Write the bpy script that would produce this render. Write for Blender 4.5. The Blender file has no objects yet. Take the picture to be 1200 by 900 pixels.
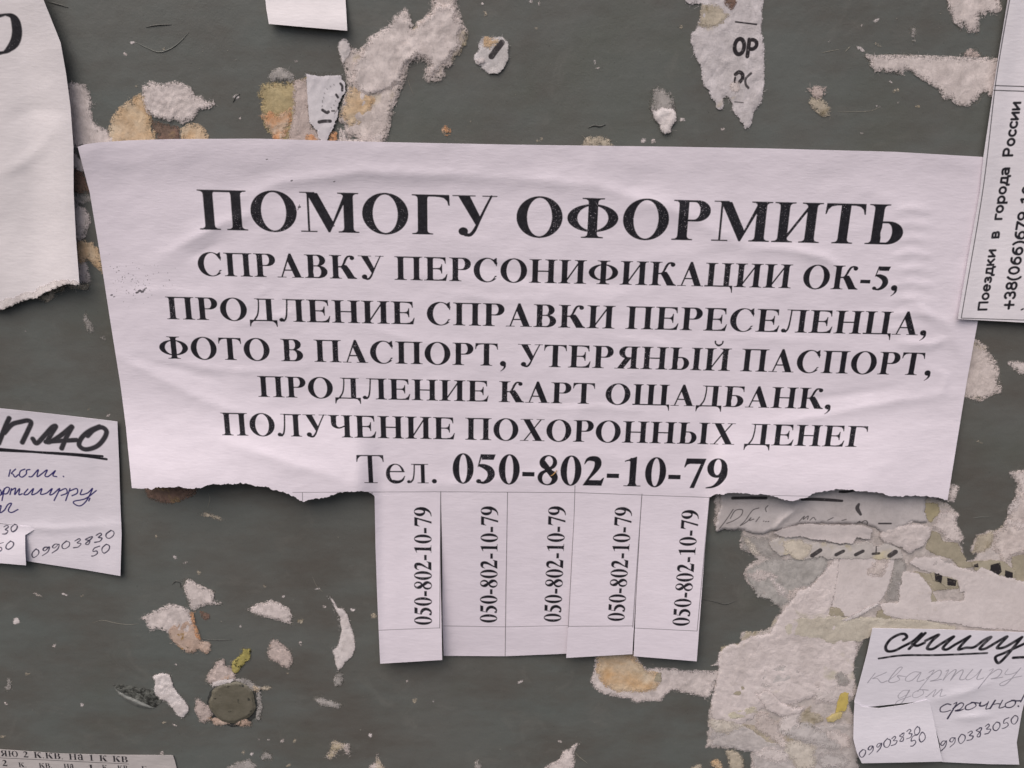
import bpy, math, random
import numpy as np
from mathutils.geometry import delaunay_2d_cdt
from mathutils import Vector

# ------------------------------------------------------------ camera
scene = bpy.context.scene
COL = scene.collection
FPX, THETA, DIST = 1100.0, math.radians(19.4), 0.3287
ST, CT = math.sin(THETA), math.cos(THETA)
cam_d = bpy.data.cameras.new("camera")
cam = bpy.data.objects.new("camera", cam_d)
COL.objects.link(cam)
cam.location = (0, -DIST * CT, DIST * ST)
cam.rotation_euler = (math.pi / 2 - THETA, 0, 0)
cam_d.sensor_width = 36.0
cam_d.lens = 36.0 * FPX / 1200.0
cam_d.clip_start, cam_d.clip_end = 0.01, 50.0
scene.camera = cam

# ------------------------------------------------------------ sky, sun, exposure
SUN = Vector((-0.30, -0.50, 0.98)).normalized()
world = bpy.data.worlds.new("World")
scene.world = world
world.use_nodes = True
wn = world.node_tree
bg = wn.nodes["Background"]
sky = wn.nodes.new("ShaderNodeTexSky")
sky.sky_type = 'NISHITA'
sky.sun_disc = False
sky.sun_elevation = math.asin(SUN.z)
sky.sun_rotation = math.atan2(SUN.x, SUN.y)
sky.air_density, sky.dust_density, sky.ozone_density = 1.0, 6.0, 1.0
wn.links.new(sky.outputs[0], bg.inputs[0])
bg.inputs[1].default_value = 0.085
sl = bpy.data.lights.new("overcast_sun", 'SUN')
sl.energy = 2.0
sl.angle = math.radians(58)
sl.color = (1.0, 0.93, 0.88)
so = bpy.data.objects.new("overcast_sun", sl)
COL.objects.link(so)
so.rotation_euler = (-SUN).to_track_quat('-Z', 'Y').to_euler()
so.location = SUN * 2
vs = scene.view_settings
vs.view_transform, vs.look, vs.gamma, vs.exposure = 'Standard', 'None', 1.0, 0.37

# ------------------------------------------------------------ photo pixel -> point of the place
def W(u, v, y0=0.0):
    """point where the line of sight through photo pixel (u, v) meets the plane y = y0 (m); returns x, z"""
    a, b = (u - 600.0) / FPX, (450.0 - v) / FPX
    t = (y0 + DIST * CT) / (CT + b * ST)
    return a * t, DIST * ST + t * (-ST + b * CT)

def WA(pts, y0=0.0):
    return np.array([W(p[0], p[1], y0) for p in pts], float)

def UV(x, z):
    """inverse of W on the wall, arrays"""
    px, py, pz = x, DIST * CT, z - DIST * ST
    d = py * CT - pz * ST
    return 600 + FPX * px / d, 450 - FPX * (py * ST + pz * CT) / d

MM = 0.001
PXM = DIST / FPX      # metres of wall under one photo pixel, about

# ------------------------------------------------------------ numeric noise
def _h(ix, iy, seed):
    n = (ix.astype(np.int64) * 374761393 + iy.astype(np.int64) * 668265263 + seed * 1442695041) & 0xffffffff
    n = ((n ^ (n >> 13)) * 1274126177) & 0xffffffff
    return ((n ^ (n >> 16)) & 0xffff) / 65535.0

def vnoise(x, y, seed=0):
    x, y = np.asarray(x, float), np.asarray(y, float)
    ix, iy = np.floor(x), np.floor(y)
    fx, fy = x - ix, y - iy
    fx, fy = fx * fx * (3 - 2 * fx), fy * fy * (3 - 2 * fy)
    a, b = _h(ix, iy, seed), _h(ix + 1, iy, seed)
    c, d = _h(ix, iy + 1, seed), _h(ix + 1, iy + 1, seed)
    return (a + (b - a) * fx) * (1 - fy) + (c + (d - c) * fx) * fy

def fbm(x, y, octv=4, seed=0):
    s, a, t = 0, 0.5, 0
    for i in range(octv):
        s = s + a * vnoise(x * 2 ** i + 17.3 * i, y * 2 ** i - 9.1 * i, seed + i * 7)
        t += a
        a *= 0.5
    return s / t          # 0..1

def sm(a, b, x):
    t = np.clip((x - a) / (b - a), 0, 1)
    return t * t * (3 - 2 * t)

def seg_dist(u, v, pts):
    """distance and parameter 0..1 along a polyline"""
    best = np.full(np.shape(u), 1e9)
    par = np.zeros(np.shape(u))
    n = len(pts) - 1
    for i in range(n):
        (x0, y0), (x1, y1) = pts[i][:2], pts[i + 1][:2]
        dx, dy = x1 - x0, y1 - y0
        t = np.clip(((u - x0) * dx + (v - y0) * dy) / (dx * dx + dy * dy + 1e-12), 0, 1)
        d = np.hypot(u - x0 - t * dx, v - y0 - t * dy)
        m = d < best
        best = np.where(m, d, best)
        par = np.where(m, (i + t) / n, par)
    return best, par

def ridge(u, v, pts, amp, wid, wid2=None):
    """a crease along a polyline; with wid2 its two sides fall off differently"""
    d, p = seg_dist(u, v, pts)
    prof = np.exp(-(np.sqrt((d / wid) ** 2 + .04) - .2) * 1.7)
    return amp * prof * np.sin(np.pi * np.clip(p, 0.04, 0.96)) ** 0.5

def crumple(x, y, seed=0):
    """0..1, flat facets meeting in sharp folds"""
    n = vnoise(x, y, seed) * .65 + vnoise(x * 2.1 + 5, y * 2.1, seed + 1) * .25 + vnoise(x * 4.3, y * 4.3 + 2, seed + 2) * .10
    return 1 - np.abs(2 * n - 1)

# ------------------------------------------------------------ glyph outlines (own drawing)
GS = 3.0                # font units per bitmap pixel
GX0, GY0, GX1, GY1 = -90, -240, 1230, 930
_gx = np.arange(GX0, GX1, GS) + GS / 2
_gy = np.arange(GY0, GY1, GS) + GS / 2

def _win(x0, x1, y0, y1):
    i0 = max(0, int((x0 - GX0) / GS) - 1); i1 = min(len(_gx), int((x1 - GX0) / GS) + 2)
    j0 = max(0, int((y0 - GY0) / GS) - 1); j1 = min(len(_gy), int((y1 - GY0) / GS) + 2)
    return slice(j0, j1), slice(i0, i1)

class G:
    def __init__(self, adv):
        self.a = np.zeros((len(_gy), len(_gx)), bool)
        self.adv = adv
    def P(self, pts, on=True):
        xs, ys = [p[0] for p in pts], [p[1] for p in pts]
        sj, si = _win(min(xs), max(xs), min(ys), max(ys))
        X, Y = np.meshgrid(_gx[si], _gy[sj])
        m = np.zeros(X.shape, bool)
        for i in range(len(pts)):
            (x0, y0), (x1, y1) = pts[i - 1], pts[i]
            if y0 == y1: continue
            m ^= ((y0 > Y) != (y1 > Y)) & (X < (x1 - x0) * (Y - y0) / (y1 - y0) + x0)
        self.a[sj, si] = (self.a[sj, si] | m) if on else (self.a[sj, si] & ~m)
        return self
    def R(self, x0, y0, x1, y1, on=True):
        return self.P([(x0, y0), (x1, y0), (x1, y1), (x0, y1)], on)
    def E(self, cx, cy, rx, ry, on=True):
        sj, si = _win(cx - rx, cx + rx, cy - ry, cy + ry)
        X, Y = np.meshgrid(_gx[si], _gy[sj])
        m = ((X - cx) / rx) ** 2 + ((Y - cy) / ry) ** 2 < 1
        self.a[sj, si] = (self.a[sj, si] | m) if on else (self.a[sj, si] & ~m)
        return self
    def S(self, pts):                       # stroke, (x, y, width)
        q = catmull(pts, 10)
        for i in range(len(q) - 1):
            (x0, y0, w0), (x1, y1, w1) = q[i], q[i + 1]
            r = max(w0, w1) / 2
            sj, si = _win(min(x0, x1) - r, max(x0, x1) + r, min(y0, y1) - r, max(y0, y1) + r)
            X, Y = np.meshgrid(_gx[si], _gy[sj])
            dx, dy = x1 - x0, y1 - y0
            t = np.clip(((X - x0) * dx + (Y - y0) * dy) / (dx * dx + dy * dy + 1e-9), 0, 1)
            self.a[sj, si] |= np.hypot(X - x0 - t * dx, Y - y0 - t * dy) < (w0 + (w1 - w0) * t) / 2
        return self
    def stem(self, x, w=150, y0=0, y1=676, bot=True, top=True, e=86):
        self.R(x, y0, x + w, y1)
        if bot: self.P([(x - e, y0), (x + w + e, y0), (x + w + e, y0 + 20), (x + w + 34, y0 + 26), (x + w + 6, y0 + 48), (x + w, y0 + 85), (x, y0 + 85), (x - 6, y0 + 48), (x - 34, y0 + 26), (x - e, y0 + 20)])
        if top: self.P([(x - e, y1), (x + w + e, y1), (x + w + e, y1 - 20), (x + w + 34, y1 - 26), (x + w + 6, y1 - 48), (x + w, y1 - 85), (x, y1 - 85), (x - 6, y1 - 48), (x - 34, y1 - 26), (x - e, y1 - 20)])
        return self
    def foot(self, x0, x1, y=0):
        return self.R(x0, y, x1, y + 20)
    def done(self):
        f = self.a.astype(np.float32)
        cols = np.where(f.any(0))[0]
        self.x0, self.x1 = _gx[cols[0]], _gx[cols[-1]]
        self.mips = [f]
        for k in range(3):
            m = self.mips[-1]
            m = m[:m.shape[0] // 2 * 2, :m.shape[1] // 2 * 2]
            self.mips.append((m[::2, ::2] + m[1::2, ::2] + m[::2, 1::2] + m[1::2, 1::2]) / 4)
        return self

def catmull(pts, n):
    p = np.array(pts, float)
    if len(p) == 2:
        return [tuple(p[0] + (p[1] - p[0]) * t) for t in np.linspace(0, 1, 3)]
    p = np.vstack([2 * p[0] - p[1], p, 2 * p[-1] - p[-2]])
    out = []
    for i in range(1, len(p) - 2):
        for k in range(n):
            t = k / n
            out.append(tuple(0.5 * (2 * p[i] + (p[i + 1] - p[i - 1]) * t + (2 * p[i - 1] - 5 * p[i] + 4 * p[i + 1] - p[i + 2]) * t * t
                                    + (3 * p[i] - p[i - 1] - 3 * p[i + 1] + p[i + 2]) * t ** 3)))
    out.append(tuple(p[-2]))
    return [o if len(o) < 3 else (o[0], o[1], max(o[2], 1e-6)) for o in out]

SERIF = {}
def drop_r(g, x0, x1):       # right end of a top bar with its hanging beak
    return g.P([(x0, 676), (x1 - 8, 676), (x1, 495), (x1 - 22, 495), (x1 - 42, 570), (x1 - 90, 618), (x1 - 170, 636), (x0, 640)])
def bowl(g, x, top, rx):     # lower bowl of the soft sign family, x = right side of the stem
    g.R(x - 20, 0, x + 95, top).E(x + 95, top / 2, rx, top / 2)
    return g.R(x, 36, x + 75, top - 34, False).E(x + 75, top / 2, 86, top / 2 - 35, False)
def K(ch, adv, f):
    g = G(adv)
    f(g)
    SERIF[ch] = g.done()
def _pe(g): g.stem(105).stem(525); g.R(105, 640, 675, 676)
def _o(g, c=389): g.E(c, 335, 354, 352); g.E(c, 335, 190, 322, False)
def _es(g):
    g.E(396, 335, 350, 352); g.E(424, 335, 214, 322, False)
    g.R(600, 178, 800, 500, False); g.R(672, -30, 800, 700, False)
    g.P([(600, 110), (680, 178), (680, 60), (640, 100)], False)
    g.P([(636, 686), (656, 686), (662, 452), (640, 452), (618, 535), (575, 600), (570, 640)])
def _er(g):
    g.stem(108); g.R(200, 318, 390, 676).E(390, 497, 205, 179)
    g.R(258, 352, 345, 641, False).E(345, 497, 88, 144, False)
def _ve(g):
    g.stem(108); g.R(200, 345, 375, 676).E(375, 512, 200, 164); g.R(200, 0, 385, 365).E(385, 183, 240, 183)
    g.R(258, 368, 340, 641, False).E(340, 505, 76, 136, False); g.R(258, 36, 350, 335, False).E(350, 186, 104, 149, False)
def _u(g):
    g.P([(108, 660), (288, 660), (458, 300), (388, 160)]); g.foot(20, 375, 656); g.foot(478, 705, 656)
    g.S([(615, 668, 34), (520, 460, 38), (430, 250, 44), (360, 90, 54), (295, 12, 58), (225, 12, 60)]); g.E(188, 68, 74, 70)
def _ef(g):
    g.E(429, 338, 392, 236); g.E(429, 338, 236, 206, False); g.stem(354, e=95)
def _te(g):
    g.stem(258, top=False); g.R(30, 640, 637, 676)
    g.P([(32, 676), (22, 492), (42, 492), (64, 570), (112, 620), (190, 638), (190, 676)]); g.P([(635, 676), (645, 492), (625, 492), (603, 570), (555, 620), (477, 638), (477, 676)])
def _ge(g): g.stem(108); g.R(200, 640, 500, 676); drop_r(g, 330, 600)
def _ie(g):
    g.stem(108); g.R(200, 640, 500, 676); drop_r(g, 330, 598); g.R(200, 0, 430, 36)
    g.P([(300, 0), (606, 0), (642, 200), (620, 200), (575, 108), (505, 52), (400, 36), (300, 36)])
    g.R(250, 328, 400, 362); g.P([(478, 210), (500, 210), (500, 480), (478, 480), (462, 415), (430, 374), (370, 362), (370, 328), (430, 316), (462, 275)])
def _en(g): g.stem(105).stem(525); g.R(250, 318, 530, 358)
def _i(g): g.stem(105).stem(525); g.P([(250, 70), (250, 150), (530, 606), (530, 526)])
def _ii(g): _i(g); g.S([(285, 880, 46), (300, 815, 40), (389, 760, 62), (478, 815, 40), (493, 880, 46)])
def _ka(g):
    g.stem(105); g.S([(250, 340, 40), (340, 352, 42), (400, 430, 58), (445, 540, 66), (500, 628, 56), (560, 648, 46)]); g.E(622, 600, 62, 62); g.S([(540, 650, 44), (600, 648, 44), (640, 630, 50)])
    g.P([(300, 350), (400, 400), (470, 395), (540, 300), (676, 60), (745, 20), (745, 0), (500, 0), (360, 260)])
def _a(g):
    g.P([(112, 12), (152, 12), (300, 454), (350, 600), (340, 692), (333, 692)]); g.P([(333, 692), (392, 692), (652, 12), (474, 12), (285, 500)])
    g.foot(14, 252); g.foot(398, 712); g.R(200, 196, 440, 234)
def _el(g, x=490):
    g.stem(x); g.R(230, 640, x + 20, 676); g.foot(140, 300, 656)
    g.S([(262, 660, 40), (252, 460, 42), (236, 240, 46), (205, 90, 50), (150, 22, 58)]); g.E(96, 52, 62, 58)
def _de(g):
    g.R(470, 20, 622, 660); g.foot(175, 705, 656); g.R(230, 640, 500, 676)
    g.S([(282, 660, 38), (278, 440, 40), (240, 200, 44), (150, 30, 52)]); g.R(40, 0, 735, 38)
    g.P([(22, 38), (22, -165), (42, -165), (70, -70), (130, -10), (200, 0), (200, 38)]); g.P([(752, 38), (752, -165), (732, -165), (704, -70), (644, -10), (574, 0), (574, 38)])
def _em(g):
    g.R(125, 15, 160, 660); g.P([(110, 660), (290, 660), (516, 186), (456, 0), (440, 0), (150, 600)]); g.P([(440, 0), (468, 0), (712, 540), (712, 660), (690, 640)])
    g.stem(680, 150); g.foot(18, 270, 0); g.foot(18, 250, 656); g.P([(690, 660), (680, 676), (760, 676), (760, 560)])
def _ha(g):
    g.P([(98, 662), (284, 662), (640, 14), (452, 14)]); g.P([(112, 14), (158, 14), (620, 662), (572, 662)])
    g.foot(20, 372, 656); g.foot(470, 700, 656); g.foot(14, 258); g.foot(372, 712)
def _tse(g):
    g.stem(105, bot=False).stem(525, bot=False); g.R(20, 0, 740, 38); g.P([(690, 0), (690, 38), (770, 38), (776, -165), (754, -165), (735, -70)])
def _shcha(g):
    g.stem(105, bot=False, e=70).stem(475, bot=False, e=70).stem(845, bot=False, e=70); g.R(35, 0, 1060, 38); g.P([(1010, 0), (1010, 38), (1090, 38), (1096, -165), (1074, -165), (1055, -70)])
def _che(g):
    g.stem(470); g.stem(95, y0=440, bot=False); g.S([(170, 470, 150), (180, 380, 130), (245, 310, 74), (340, 290, 46), (480, 345, 42)])
def _ya(g):
    g.stem(460); g.R(320, 318, 500, 676).E(330, 497, 205, 179); g.R(375, 352, 460, 641, False).E(375, 497, 88, 144, False)
    g.P([(300, 345), (470, 330), (262, 12), (90, 12)]); g.foot(14, 300)
def _soft(g): g.stem(108); bowl(g, 258, 392, 240)
def _y(g): g.stem(108); bowl(g, 258, 392, 216); g.stem(690, e=80)
def _be(g): g.stem(108); g.R(200, 640, 500, 676); drop_r(g, 330, 596); bowl(g, 258, 392, 240)
def _comma(g): g.E(122, 72, 84, 82); g.S([(160, 70, 92), (172, -20, 62), (130, -100, 34), (62, -158, 18)])
for ch, adv, f in (("П", 780, _pe), ("О", 778, _o), ("С", 722, _es), ("Р", 620, _er), ("В", 660, _ve), ("У", 718, _u), ("Ф", 858, _ef),
                   ("Т", 667, _te), ("Г", 620, _ge), ("Е", 667, _ie), ("Н", 780, _en), ("И", 780, _i), ("Й", 780, _ii), ("К", 755, _ka),
                   ("А", 722, _a), ("Л", 745, _el), ("Д", 770, _de), ("М", 930, _em), ("Х", 722, _ha), ("Ц", 785, _tse), ("Щ", 1110, _shcha),
                   ("Ч", 725, _che), ("Я", 715, _ya), ("Ь", 640, _soft), ("Ы", 945, _y), ("Б", 640, _be), (",", 250, _comma)):
    K(ch, adv, f)
K("-", 340, lambda g: g.R(34, 186, 300, 288))
def _0(g): g.E(250, 337, 228, 351); g.E(250, 337, 86, 322, False)
def _5(g):
    g.P([(138, 676), (452, 676), (408, 548), (150, 548)]); g.P([(128, 676), (160, 676), (122, 500), (75, 372), (62, 380)])
    g.S([(100, 420, 60), (210, 395, 110), (325, 320, 150), (360, 205, 156), (300, 85, 110), (200, 22, 62), (110, 28, 50)]); g.E(88, 52, 56, 50)
def _8(g):
    g.E(252, 515, 192, 172); g.E(250, 170, 222, 184); g.E(262, 535, 88, 122, False); g.E(236, 150, 104, 136, False)
    g.P([(70, 480), (180, 560), (410, 250), (440, 150), (330, 150), (150, 380)])
def _2(g):
    g.S([(40, 500, 22), (90, 590, 62), (180, 625, 110), (300, 600, 140), (330, 500, 150), (285, 370, 110), (170, 200, 62), (60, 40, 40)])
    g.P([(20, 0), (430, 0), (480, 190), (456, 190), (400, 128), (150, 128), (20, 20)])
def _1(g): g.R(182, 20, 328, 660); g.R(70, 0, 440, 20); g.P([(150, 20), (360, 20), (328, 80), (182, 80)]); g.P([(62, 590), (70, 566), (160, 590), (200, 560), (328, 560), (328, 690), (310, 690)])
def _7(g): g.P([(60, 676), (482, 676), (482, 655), (276, -14), (176, -14), (372, 548), (140, 548), (84, 530), (40, 460), (20, 468)])
def _9(g):
    g.S([(400, 440, 140), (388, 290, 150), (310, 130, 110), (190, 30, 56), (40, -4, 28)]); g.E(240, 462, 218, 226); g.E(248, 482, 80, 182, False)
for ch, f in (("0", _0), ("5", _5), ("8", _8), ("2", _2), ("1", _1), ("7", _7), ("9", _9)):
    K(ch, 500, f)
def _Tr(g):
    g.R(255, 10, 355, 660); g.R(160, 0, 450, 18); g.R(20, 636, 590, 664); g.P([(20, 664), (12, 500), (30, 500), (50, 580), (100, 628), (160, 640)]); g.P([(590, 664), (598, 500), (580, 500), (560, 580), (510, 628), (450, 640)])
def _er_(g):
    g.E(225, 225, 202, 238); g.E(240, 232, 128, 205, False); g.R(300, 60, 480, 268, False); g.R(90, 262, 425, 292)
    g.S([(425, 165, 20), (370, 70, 50), (270, 28, 74), (180, 50, 60)])
def _lr(g):
    g.R(325, 10, 408, 440); g.R(245, 0, 485, 18); g.R(120, 440, 485, 458); g.R(170, 425, 340, 450)
    g.S([(188, 445, 28), (180, 260, 32), (155, 100, 36), (100, 26, 44)]); g.E(62, 36, 40, 38)
for ch, adv, f in (("т1", 610, _Tr), ("е1", 450, _er_), ("л1", 500, _lr), (".1", 250, lambda g: g.E(110, 50, 54, 54))):
    K(ch, adv, f)

# sans letters drawn as even strokes (bold weight)
SANS = {}
def KS(ch, adv, strokes, w=172):
    g = G(adv)
    for s in strokes:
        g.S([(x, y, w) for x, y in s]) if len(s) > 2 else g.S([(s[0][0], s[0][1], w), (s[1][0], s[1][1], w)])
    SANS[ch] = g.done()
def arc(cx, cy, rx, ry, a0, a1, n=14):
    return [(cx + rx * math.cos(math.radians(a0 + (a1 - a0) * i / n)), cy + ry * math.sin(math.radians(a0 + (a1 - a0) * i / n))) for i in range(n + 1)]
KS("П", 780, [[(110, 50), (110, 680)], [(640, 50), (640, 680)], [(110, 680), (640, 680)]])
KS("Р", 700, [[(110, 50), (110, 680)], [(110, 680), (360, 680)], [(110, 330), (360, 330)], arc(360, 505, 200, 175, -90, 90)])
KS("О", 820, [arc(400, 365, 300, 325, 0, 360, 28)])
KS("о", 620, [arc(305, 270, 215, 225, 0, 360, 24)])
KS("с", 540, [arc(310, 270, 220, 225, 48, 312, 18)])
KS("е", 610, [arc(300, 270, 212, 225, -50, -355, 22), [(95, 280), (505, 280)]])
KS("з", 540, [arc(240, 375, 170, 120, 140, -90, 14), arc(245, 165, 190, 120, 90, -145, 14)])
KS("д", 680, [[(50, 40), (640, 40)], [(50, 40), (50, -110)], [(640, 40), (640, -110)], [(520, 40), (520, 490)], [(520, 490), (220, 490)], [(220, 490), (200, 250), (120, 50)]])
KS("к", 600, [[(100, 40), (100, 495)], [(100, 270), (240, 275), (330, 400), (450, 495)], [(240, 280), (380, 160), (500, 40)]])
KS("и", 640, [[(100, 40), (100, 495)], [(530, 40), (530, 495)], [(100, 60), (530, 475)]])
KS("в", 600, [[(100, 45), (100, 490)], [(100, 490), (330, 490)], [(100, 275), (330, 275)], [(100, 45), (340, 45)], arc(330, 382, 120, 108, -90, 90), arc(340, 160, 145, 115, -90, 90)])
KS("г", 480, [[(100, 40), (100, 490)], [(100, 490), (430, 490)]])
KS("р", 640, [[(100, -190), (100, 490)], arc(320, 270, 215, 225, 0, 360, 24)])
KS("а", 600, [[(90, 455), (230, 500), (400, 470), (460, 340)], [(460, 340), (460, 40)], arc(265, 165, 180, 120, 20, 340, 20), [(430, 285), (300, 285)]])
KS("+", 760, [[(90, 300), (650, 300)], [(370, 20), (370, 580)]])
KS("3", 660, [arc(290, 520, 210, 165, 150, -90, 14), arc(300, 195, 240, 165, 90, -150, 14)])
KS("8", 680, [arc(330, 530, 205, 155, 0, 360, 24), arc(330, 200, 245, 165, 0, 360, 24)])
KS("(", 420, [arc(520, 280, 420, 520, 125, 235, 12)])
KS(")", 420, [arc(-110, 280, 420, 520, 55, -55, 12)])
KS("0", 680, [arc(330, 365, 235, 320, 0, 360, 26)])
KS("6", 680, [arc(335, 235, 235, 200, 0, 360, 24), [(540, 665), (320, 640), (150, 470), (100, 240)]])
KS("9", 680, [arc(335, 495, 235, 195, 0, 360, 24), [(570, 490), (520, 260), (350, 90), (130, 55)]])
KS("7", 640, [[(80, 680), (580, 680)], [(580, 680), (400, 380), (230, 40)]])
KS("1", 640, [[(130, 570), (320, 680)], [(340, 680), (340, 40)], [(130, 45), (550, 45)]])
KS("-", 460, [[(90, 290), (370, 290)]])

# handwriting: joined strokes in x-height units
H = {
 'к': (.85, [[(.1, 1), (0, 0)], [(.6, 1), (.12, .45), (.35, .38), (.6, 0), (.85, .12)]]),
 'о': (.85, [[(.35, 1), (.05, .6), (.1, .1), (.4, 0), (.65, .4), (.55, .9), (.35, 1), (.6, .95), (.85, .85)]]),
 'м': (1.15, [[(0, .05), (.12, .08), (.4, 1), (.42, 0), (.8, 1), (.82, .1), (1, 0), (1.15, .15)]]),
 'а': (.9, [[(.6, .95), (.3, 1), (.05, .5), (.15, .05), (.4, .2), (.65, 1), (.62, .15), (.75, 0), (.9, .15)]]),
 'р': (.85, [[(.1, .9), (.25, 1), (0, -1)], [(.15, .3), (.45, 1), (.7, .8), (.6, .2), (.35, 0), (.6, 0), (.85, .15)]]),
 'т': (1.1, [[(0, .9), (.12, 1), (.06, 0), (.15, .6), (.38, 1), (.45, .8), (.4, 0), (.5, .6), (.72, 1), (.8, .8), (.78, .1), (.92, 0), (1.1, .15)]]),
 'и': (.8, [[(.08, 1), (0, .2), (.15, 0), (.4, .4), (.52, 1), (.47, .15), (.6, 0), (.8, .15)]]),
 'у': (.85, [[(.08, 1), (.05, .5), (.25, .35), (.5, .6), (.6, 1), (.4, -.5), (.15, -.8), (.05, -.5), (.5, 0), (.85, .2)]]),
 'с': (.7, [[(.6, .85), (.35, 1), (.05, .6), (.1, .1), (.4, 0), (.7, .15)]]),
 'н': (.85, [[(.1, 1), (0, 0)], [(.05, .45), (.3, .55), (.5, .5)], [(.6, 1), (.52, .1), (.7, 0), (.85, .15)]]),
 'л': (.75, [[(0, .05), (.15, .1), (.4, 1), (.43, .1), (.6, 0), (.75, .15)]]),
 'в': (.75, [[(0, .2), (.25, .9), (.4, 1.7), (.2, 1.6), (.1, .3), (.3, 0), (.55, .3), (.35, .7), (.6, .7), (.75, .6)]]),
 'д': (.85, [[(.55, .95), (.25, 1), (.05, .4), (.25, 0), (.55, .5), (.6, 1), (.45, -.6), (.15, -.9), (.2, -.4), (.7, .1), (.85, .2)]]),
 'ч': (.8, [[(.05, 1), (.1, .55), (.3, .5), (.5, .8), (.55, 1), (.5, .1), (.65, 0), (.8, .15)]]),
 'п': (.8, [[(.05, .9), (.15, 1), (.08, 0), (.15, .6), (.4, 1), (.52, .85), (.48, .1), (.62, 0), (.8, .15)]]),
 '!': (.4, [[(.2, 1.9), (.1, .6)], [(.05, .08), (.05, 0)]]),
 '.': (.4, [[(.1, .05), (.12, 0)]]), ',': (.4, [[(.15, .15), (.0, -.35)]]), ' ': (.5, []),
 '0': (.85, [[(.4, 1.6), (.1, 1.1), (.08, .4), (.3, 0), (.6, .4), (.65, 1.1), (.4, 1.6)]]),
 '9': (.8, [[(.6, 1.4), (.3, 1.6), (.1, 1.2), (.3, .85), (.6, 1.4), (.5, .5), (.1, 0)]]),
 '3': (.75, [[(.1, 1.4), (.4, 1.6), (.5, 1.2), (.25, .85), (.55, .5), (.35, 0), (.0, .1)]]),
 '8': (.8, [[(.5, 1.5), (.15, 1.3), (.45, .7), (.35, 0), (.1, .3), (.5, 1), (.6, 1.5), (.4, 1.55)]]),
 '5': (.8, [[(.65, 1.6), (.25, 1.5), (.15, .9), (.45, .8), (.5, .3), (.2, 0), (.0, .1)]]),
}

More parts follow.
